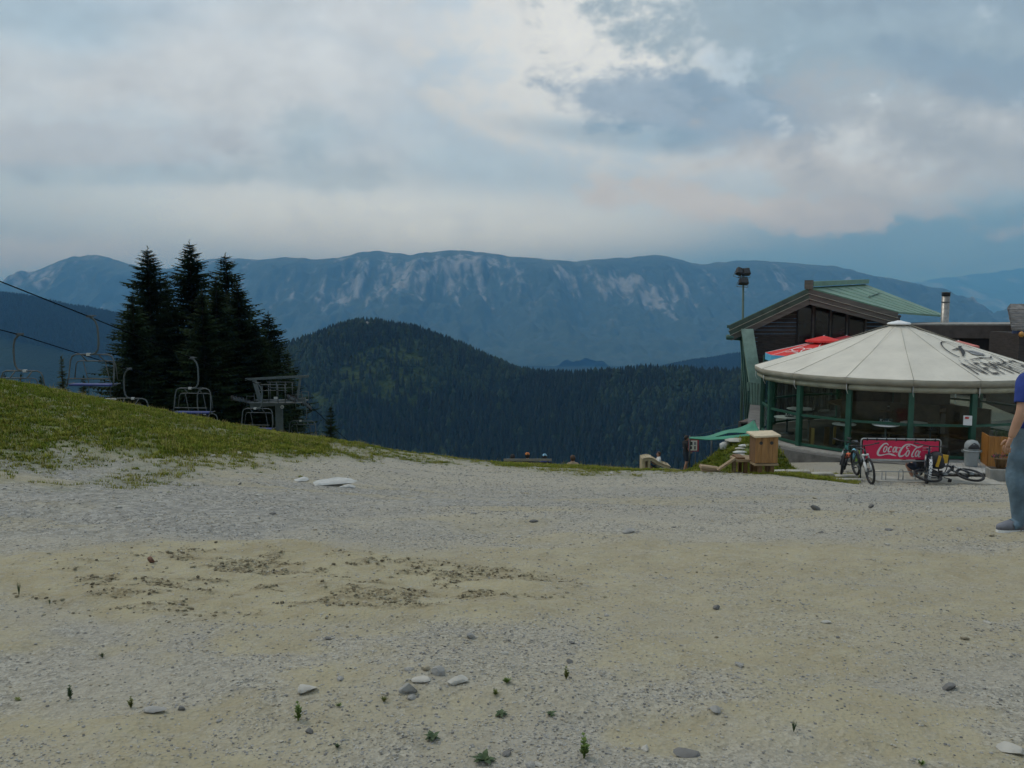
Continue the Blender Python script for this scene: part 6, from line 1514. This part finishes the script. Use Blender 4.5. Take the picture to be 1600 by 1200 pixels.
    # shoes
    for n in 'rl':
        a, b = Vector(P['ank_' + n]), Vector(P['toe_' + n]); d = (b - a); d.z = 0; d = d.normalized() if d.length > .01 else Vector((0, 1, 0)); z0 = min(a.z, b.z) - .04
        f = Matrix((( d.y, d.x, 0), (-d.x, d.y, 0), (0, 0, 1)))   # local x across, y along the foot
        def fp(x, y, z): q = f @ Vector((x, y, 0)); return Vector((a.x, a.y, max(0, a.z - .10))) + q + Vector((0, 0, z))
        so = MB(); up = MB(); prof = [(-.075, .030), (-.05, .040), (.03, .040), (.10, .048), (.17, .042), (.205, .020)]
        vs = []; us = []
        for y_, w_ in prof:
            vs += [fp(-w_, y_, 0), fp(w_, y_, 0), fp(w_ * 1.02, y_, .028), fp(-w_ * 1.02, y_, .028)]
            hgt = .135 if y_ < .0 else (.135 - y_ * .34); us += [fp(-w_ * .97, y_, .026), fp(w_ * .97, y_, .026), fp(w_ * .8, y_, hgt), fp(-w_ * .8, y_, hgt)]
        fs = [(0, 3, 2, 1), (20, 21, 22, 23)]
        for i in range(5):
            for j in range(4): fs.append((i * 4 + j, i * 4 + (j + 1) % 4, (i + 1) * 4 + (j + 1) % 4, (i + 1) * 4 + j))
        o = up.add(us, fs, True).build('shoe', shoe, t); so.add(vs, fs).build('sole', WHITE, o)
    # hands with five fingers
    if hands:
        for n, s in (('r', 1), ('l', -1)):
            w = Vector(P['wri_' + n]); fa = (w - Vector(P['elb_' + n])).normalized(); across = Vector((0, 1, 0)) - fa * fa.y; across = across.normalized() if across.length > .1 else Vector((0, 0, 1)); palmn = fa.cross(across) * (1 if s > 0 else -1)
            hv = [(*(w - fa * .02), .028, .022), (*(w + fa * .045), .036, .018), (*(w + fa * .085), .038, .016)]; he = [(0, 1), (1, 2)]
            m1 = skin_mesh(hv, he, 0, 2); hb = bmesh.new(); hb.from_mesh(m1)
            for q, (off, L) in enumerate(((.028, .072), (.010, .080), (-.009, .074), (-.027, .058))):
                b = w + fa * .078 + across * off; c1 = b + fa * L * .45 - palmn * .006; c2 = c1 + fa * L * .30 - palmn * .016; c3 = c2 + fa * L * .22 - palmn * .020
                mf = skin_mesh([(*b, .0105, .0105), (*c1, .0095, .0095), (*c2, .0085, .0085), (*c3, .0065, .0065)], [(0, 1), (1, 2), (2, 3)], 0, 1); hb.from_mesh(mf)
            b = w + fa * .025 + across * .026; c1 = b + fa * .035 + across * .024; c2 = c1 + fa * .034 + across * .002; mf = skin_mesh([(*b, .014, .014), (*c1, .0115, .0115), (*c2, .008, .008)], [(0, 1), (1, 2)], 0, 1); hb.from_mesh(mf)
            mm = bpy.data.meshes.new('hand'); hb.to_mesh(mm); hb.free(); mm.materials.clear(); link('hand', mm, skin, t)
    # face and hair
    hd = Vector(P['head']); tilt = (Vector(P['crown']) - Vector(P['jaw'])).normalized(); fw = Vector((0, 1, 0)); fw = (fw - tilt * fw.dot(tilt)).normalized(); sd_ = tilt.cross(fw)
    nz = MB(); n0 = hd - tilt * .02 + fw * .09; nz.add([n0 + tilt * .03, n0 - sd_ * .016 - tilt * .02, n0 + sd_ * .016 - tilt * .02, n0 + fw * .024 - tilt * .016], [(0, 1, 3), (0, 3, 2), (1, 2, 3), (0, 2, 1)]); nz.build('nose', skin, t)
    for s in (-1, 1):
        MB().lathe([(.003, -.01), (.011, -.004), (.011, .004), (.003, .01)], 8, c=hd + fw * .088 + sd_ * .032 * s + tilt * .012).build('eye', PRINT, t); MB().lathe([(.004, -.028), (.014, -.01), (.016, .012), (.006, .028)], 8, c=hd + sd_ * .082 * s - tilt * .008).build('ear', skin, t)
    MB().box(hd + fw * .086 - tilt * .062, (.045, .01, .008)).build('mouth', mat('lips', (.28, .11, .09), .6, .1, 5), t)
    hm_ = bmesh.new(); bmesh.ops.create_icosphere(hm_, subdivisions=3, radius=1)
    r_ = random.Random(int(H * 1000)); kill = []
    for v in hm_.verts:
        c = v.co; cov = c.z > -.1 + .55 * max(0, c.y) or (c.y < -.25 and c.z > -.75)
        if not cov: kill.append(v)
        q = 1.06 + r_.uniform(-.03, .05); v.co = hd + tilt * .012 + sd_ * c.x * .086 * q + fw * (c.y * .105 * q - .008) + tilt * c.z * .105 * q
    bmesh.ops.delete(hm_, geom=kill, context='VERTS'); mm = bpy.data.meshes.new('hair'); hm_.to_mesh(mm); hm_.free(); mm.polygons.foreach_set('use_smooth', [True] * len(mm.polygons)); o = link('hair', mm, hair, t); o.modifiers.new('s', 'SOLIDIFY').thickness = .012
    if cap:
        mb = MB(); n = 16; prof = [(.100, .0), (.104, .03), (.098, .07), (.075, .105), (.03, .122), (.003, .125)]; vs = []; fs = []
        for r2, z2 in prof:
            for j in range(n): a = 6.283 * j / n; vs.append(hd + tilt * (z2 + .01) + sd_ * math.cos(a) * r2 * .95 + fw * math.sin(a) * r2 * 1.1)
        for i in range(len(prof) - 1):
            for j in range(n): fs.append((i * n + j, i * n + (j + 1) % n, (i + 1) * n + (j + 1) % n, (i + 1) * n + j))
        o = mb.add(vs, fs, True).build('hat', cap, t); MB().prism([hd + tilt * .02 + sd_ * .07 + fw * .09, hd + tilt * .02 - sd_ * .07 + fw * .09, hd + tilt * .005 - sd_ * .05 + fw * .17, hd + tilt * .005 + sd_ * .05 + fw * .17], tilt * .008).build('peak', cap, o)
    return t
BLUE_T = mat('royal_blue_cotton', (.018, .045, .25), .85, .15, 5, bump=1.0, bscale=7); JEANS = mat('washed_denim', (.105, .165, .215), .85, .28, 5, bump=1.0, bscale=9); SHOE_G = mat('grey_sneaker', (.16, .17, .20), .8, .15, 9); BLK_T = mat('black_cotton', (.014, .014, .017), .9, .15, 6); SHORTS = mat('dark_shorts', (.018, .026, .045), .9, .15, 6)
# man walking in from the right: his left leg is the one in view
fp = at(1585, 836, 7.75); gl = gz(fp.x, fp.y)
person('man in royal blue t-shirt, washed jeans and grey sneakers walking at the right edge', (fp.x + .055, fp.y - .06, gl - .01), R(35), 1.78,
       {'neck': (.025, -.01, 1.52), 'jaw': (.06, .0, 1.575), 'head': (.065, -.015, 1.65), 'crown': (.065, -.03, 1.715), 'ank_l': (-.07, .02, .09), 'toe_l': (-.21, .11, .035), 'kne_l': (-.125, .06, .51), 'ank_r': (.10, -.26, .12), 'toe_r': (.11, -.10, .035), 'kne_r': (.10, -.02, .50), 'elb_l': (-.245, -.02, 1.13), 'wri_l': (-.24, .06, .885), 'elb_r': (.25, -.04, 1.13), 'wri_r': (.25, .02, .88)},
       BLUE_T, JEANS, SHOE_G, SKIN, HAIR_B, sleeve=.35)
p = at(1071, 735, 38.8); person('person in black t-shirt and dark shorts reading the notice board', (p.x, 38.8, gz(p.x, 38.8)), R(-72), 1.74,
       {'elb_r': (.23, .02, 1.12), 'wri_r': (.14, .20, .98), 'elb_l': (-.23, .02, 1.12), 'wri_l': (-.14, .20, .96), 'head': (0, .035, 1.645), 'crown': (0, .03, 1.71), 'jaw': (0, .055, 1.57), 'kne_l': (-.10, .10, .50), 'ank_l': (-.10, .12, .085), 'toe_l': (-.12, .28, .035), 'ank_r': (.10, -.14, .085), 'toe_r': (.12, .03, .035)}, BLK_T, SHORTS, BLK_T, SKIN_T, HAIR, short=True)
SIT = {'hip_r': (.09, .04, .92), 'hip_l': (-.09, .04, .92), 'kne_r': (.11, .46, .95), 'kne_l': (-.11, .46, .95), 'ank_r': (.11, .50, .53), 'ank_l': (-.11, .50, .53), 'toe_r': (.12, .66, .48), 'toe_l': (-.12, .66, .48), 'elb_r': (.25, .10, 1.16), 'wri_r': (.17, .33, 1.04), 'elb_l': (-.25, .10, 1.16), 'wri_l': (-.17, .33, 1.04)}
# bench on the crest with three people sitting with their backs to us
BD_ = 33.0
bl, br = at(787, 717, BD_), at(862, 717, BD_); bc = (bl + br) / 2; gb = gz(bc.x, BD_); topz = bl.z
bench = empty('park_bench', (bc.x, BD_, gb)); tag(bench, 'wooden bench on the grassy crest, its back to the lot', 'bench'); W_ = (br - bl).length
BW = mat('bench_wood', (.26, .24, .20), .8, .2, 4, stretch=(.6, 6, 6)); hz = topz - gb
for k in range(3): MB().box((0, 0, hz - .04 - .13 * k), (W_, .035, .09)).build('back_slat', BW if k == 0 else DARKWOOD, bench)
for k in range(3): MB().box((0, .14 + .13 * k, hz - .48), (W_, .10, .035)).build('seat_slat', BW, bench)
for s in (-1, 1):
    MB().box((s * (W_ / 2 - .15), .02, hz / 2 - .06), (.06, .05, hz + .08)).build('leg', DARKWOOD, bench); MB().box((s * (W_ / 2 - .15), .42, (hz - .5) / 2 - .1), (.06, .05, hz - .5 + .2)).build('leg', DARKWOOD, bench)
OHAT = mat('orange_knit', (.60, .20, .03), .9, .15, 8); BHAT = mat('light_blue_cap', (.22, .45, .62), .8, .1, 8); KHAT = mat('black_cap', (.015, .015, .018), .9, .1, 8)
for px, py, cap, lab, sh in ((801, 709, KHAT, 'person in a black cap on the bench, leftmost head', BLK_T), (824, 706.5, OHAT, 'person in an orange hat in the middle of the bench', SHORTS), (851, 708.5, BHAT, 'person in a light blue cap at the right end of the bench', BLUE_T)):
    q = at(px, py, BD_ + .35); person(lab, (q.x, BD_ + .32, q.z - 1.78 * .98), 0, 1.70, SIT, sh, SHORTS, BLK_T, SKIN, HAIR, cap=cap, hands=False, group='people sitting on the bench')
q = at(895, 710.5, 31); person('dark-haired person sitting in the grass right of the bench', (q.x, 31, q.z - 1.74), 0, 1.70, SIT, mat('beige_shirt', (.34, .26, .19), .9, .1, 5), SHORTS, BLK_T, SKIN, HAIR_B, hands=False)
# wooden lounger with someone lying on it
LD = 29.5; la = at(1022, 727, LD); lg = gz(la.x, LD); lz = at(1022, 724, LD).z
lou = empty('wooden_lounger', (la.x, LD, lg)); tag(lou, 'pale curved wooden lounger on the crest left of the notice board', 'lounger')
PALE = mat('pale_larch', (.42, .345, .22), .7, .15, 5, stretch=(.8, 6, 6)); X = lambda px: at(px, 724, LD).x - la.x; Z = lambda py: at(1022, py, LD).z - lg
curve = [(1003, 716), (1010, 714.5), (1016, 715), (1024, 720), (1033, 724.5), (1044, 728)]
for y0 in (-.30, .30):
    mb = MB()
    for (a, b), (c, d) in zip(curve[:-1], curve[1:]): mb.beam((X(a), y0, Z(b)), (X(c), y0, Z(d)), .06, .12)
    mb.build('side_rail', PALE, lou)
for k in range(11):
    f = k / 10 * 5; i = min(int(f), 4); u = f - i; a = Vector((X(curve[i][0]), 0, Z(curve[i][1]))); b = Vector((X(curve[i + 1][0]), 0, Z(curve[i + 1][1]))); c = a.lerp(b, u); MB().box(c + Vector((0, 0, .03)), (.07, .66, .025)).build('slat', PALE, lou)
for px in (1003.5, 1012): MB().box((X(px), 0, Z(716) / 2 - .05), (.09, .62, Z(716) + .08)).build('leg', PALE, lou)
LIE = dict(pelvis=(0, 0, .95)); 
q = at(1027, 718, LD)
person('bare-armed child in white lying back on the wooden lounger', (q.x + .05, LD, q.z - .98), R(90), 1.25,
       {'hip_r': (.09, .06, .92), 'hip_l': (-.09, .06, .92), 'kne_r': (.11, .42, 1.0), 'kne_l': (-.11, .42, 1.0), 'ank_r': (.11, .72, .86), 'ank_l': (-.11, .72, .86), 'toe_r': (.12, .80, .95), 'toe_l': (-.12, .80, .95), 'elb_r': (.26, .10, 1.18), 'wri_r': (.18, .36, 1.2), 'elb_l': (-.26, .10, 1.18), 'wri_l': (-.18, .36, 1.2)}, mat('white_cotton', (.65, .65, .63), .9, .08, 5), SHORTS, BLK_T, SKIN_T, HAIR_B, hands=False, short=True, sleeve=.1)
# someone crouching behind the tipped bike
p = at(1436, 755, 22.0); g = gz(p.x, 22.0)
person('person in black crouching behind the lettered bike at the banner', (p.x + .12, 22.05, g - .62), R(40), 1.70,
       {'waist': (0, .06, 1.09), 'chest': (0, .12, 1.27), 'collar': (0, .18, 1.39), 'neck': (0, .22, 1.46), 'jaw': (0, .28, 1.50), 'head': (0, .28, 1.575), 'crown': (0, .27, 1.64), 'sho_r': (.17, .17, 1.37), 'sho_l': (-.17, .17, 1.37), 'hip_r': (.10, .04, .92), 'hip_l': (-.10, .04, .92), 'kne_r': (.16, .40, 1.04), 'kne_l': (-.16, .40, 1.04), 'ank_r': (.14, .22, .70), 'ank_l': (-.14, .22, .70), 'toe_r': (.17, .38, .655), 'toe_l': (-.17, .38, .655), 'elb_r': (.27, .36, 1.22), 'wri_r': (.18, .55, 1.12), 'elb_l': (-.27, .36, 1.22), 'wri_l': (-.18, .55, 1.12)}, BLK_T, SHORTS, mat('blue_grey_shoe', (.20, .27, .31), .8, .1, 5), SKIN_T, HAIR, hands=False, short=True)
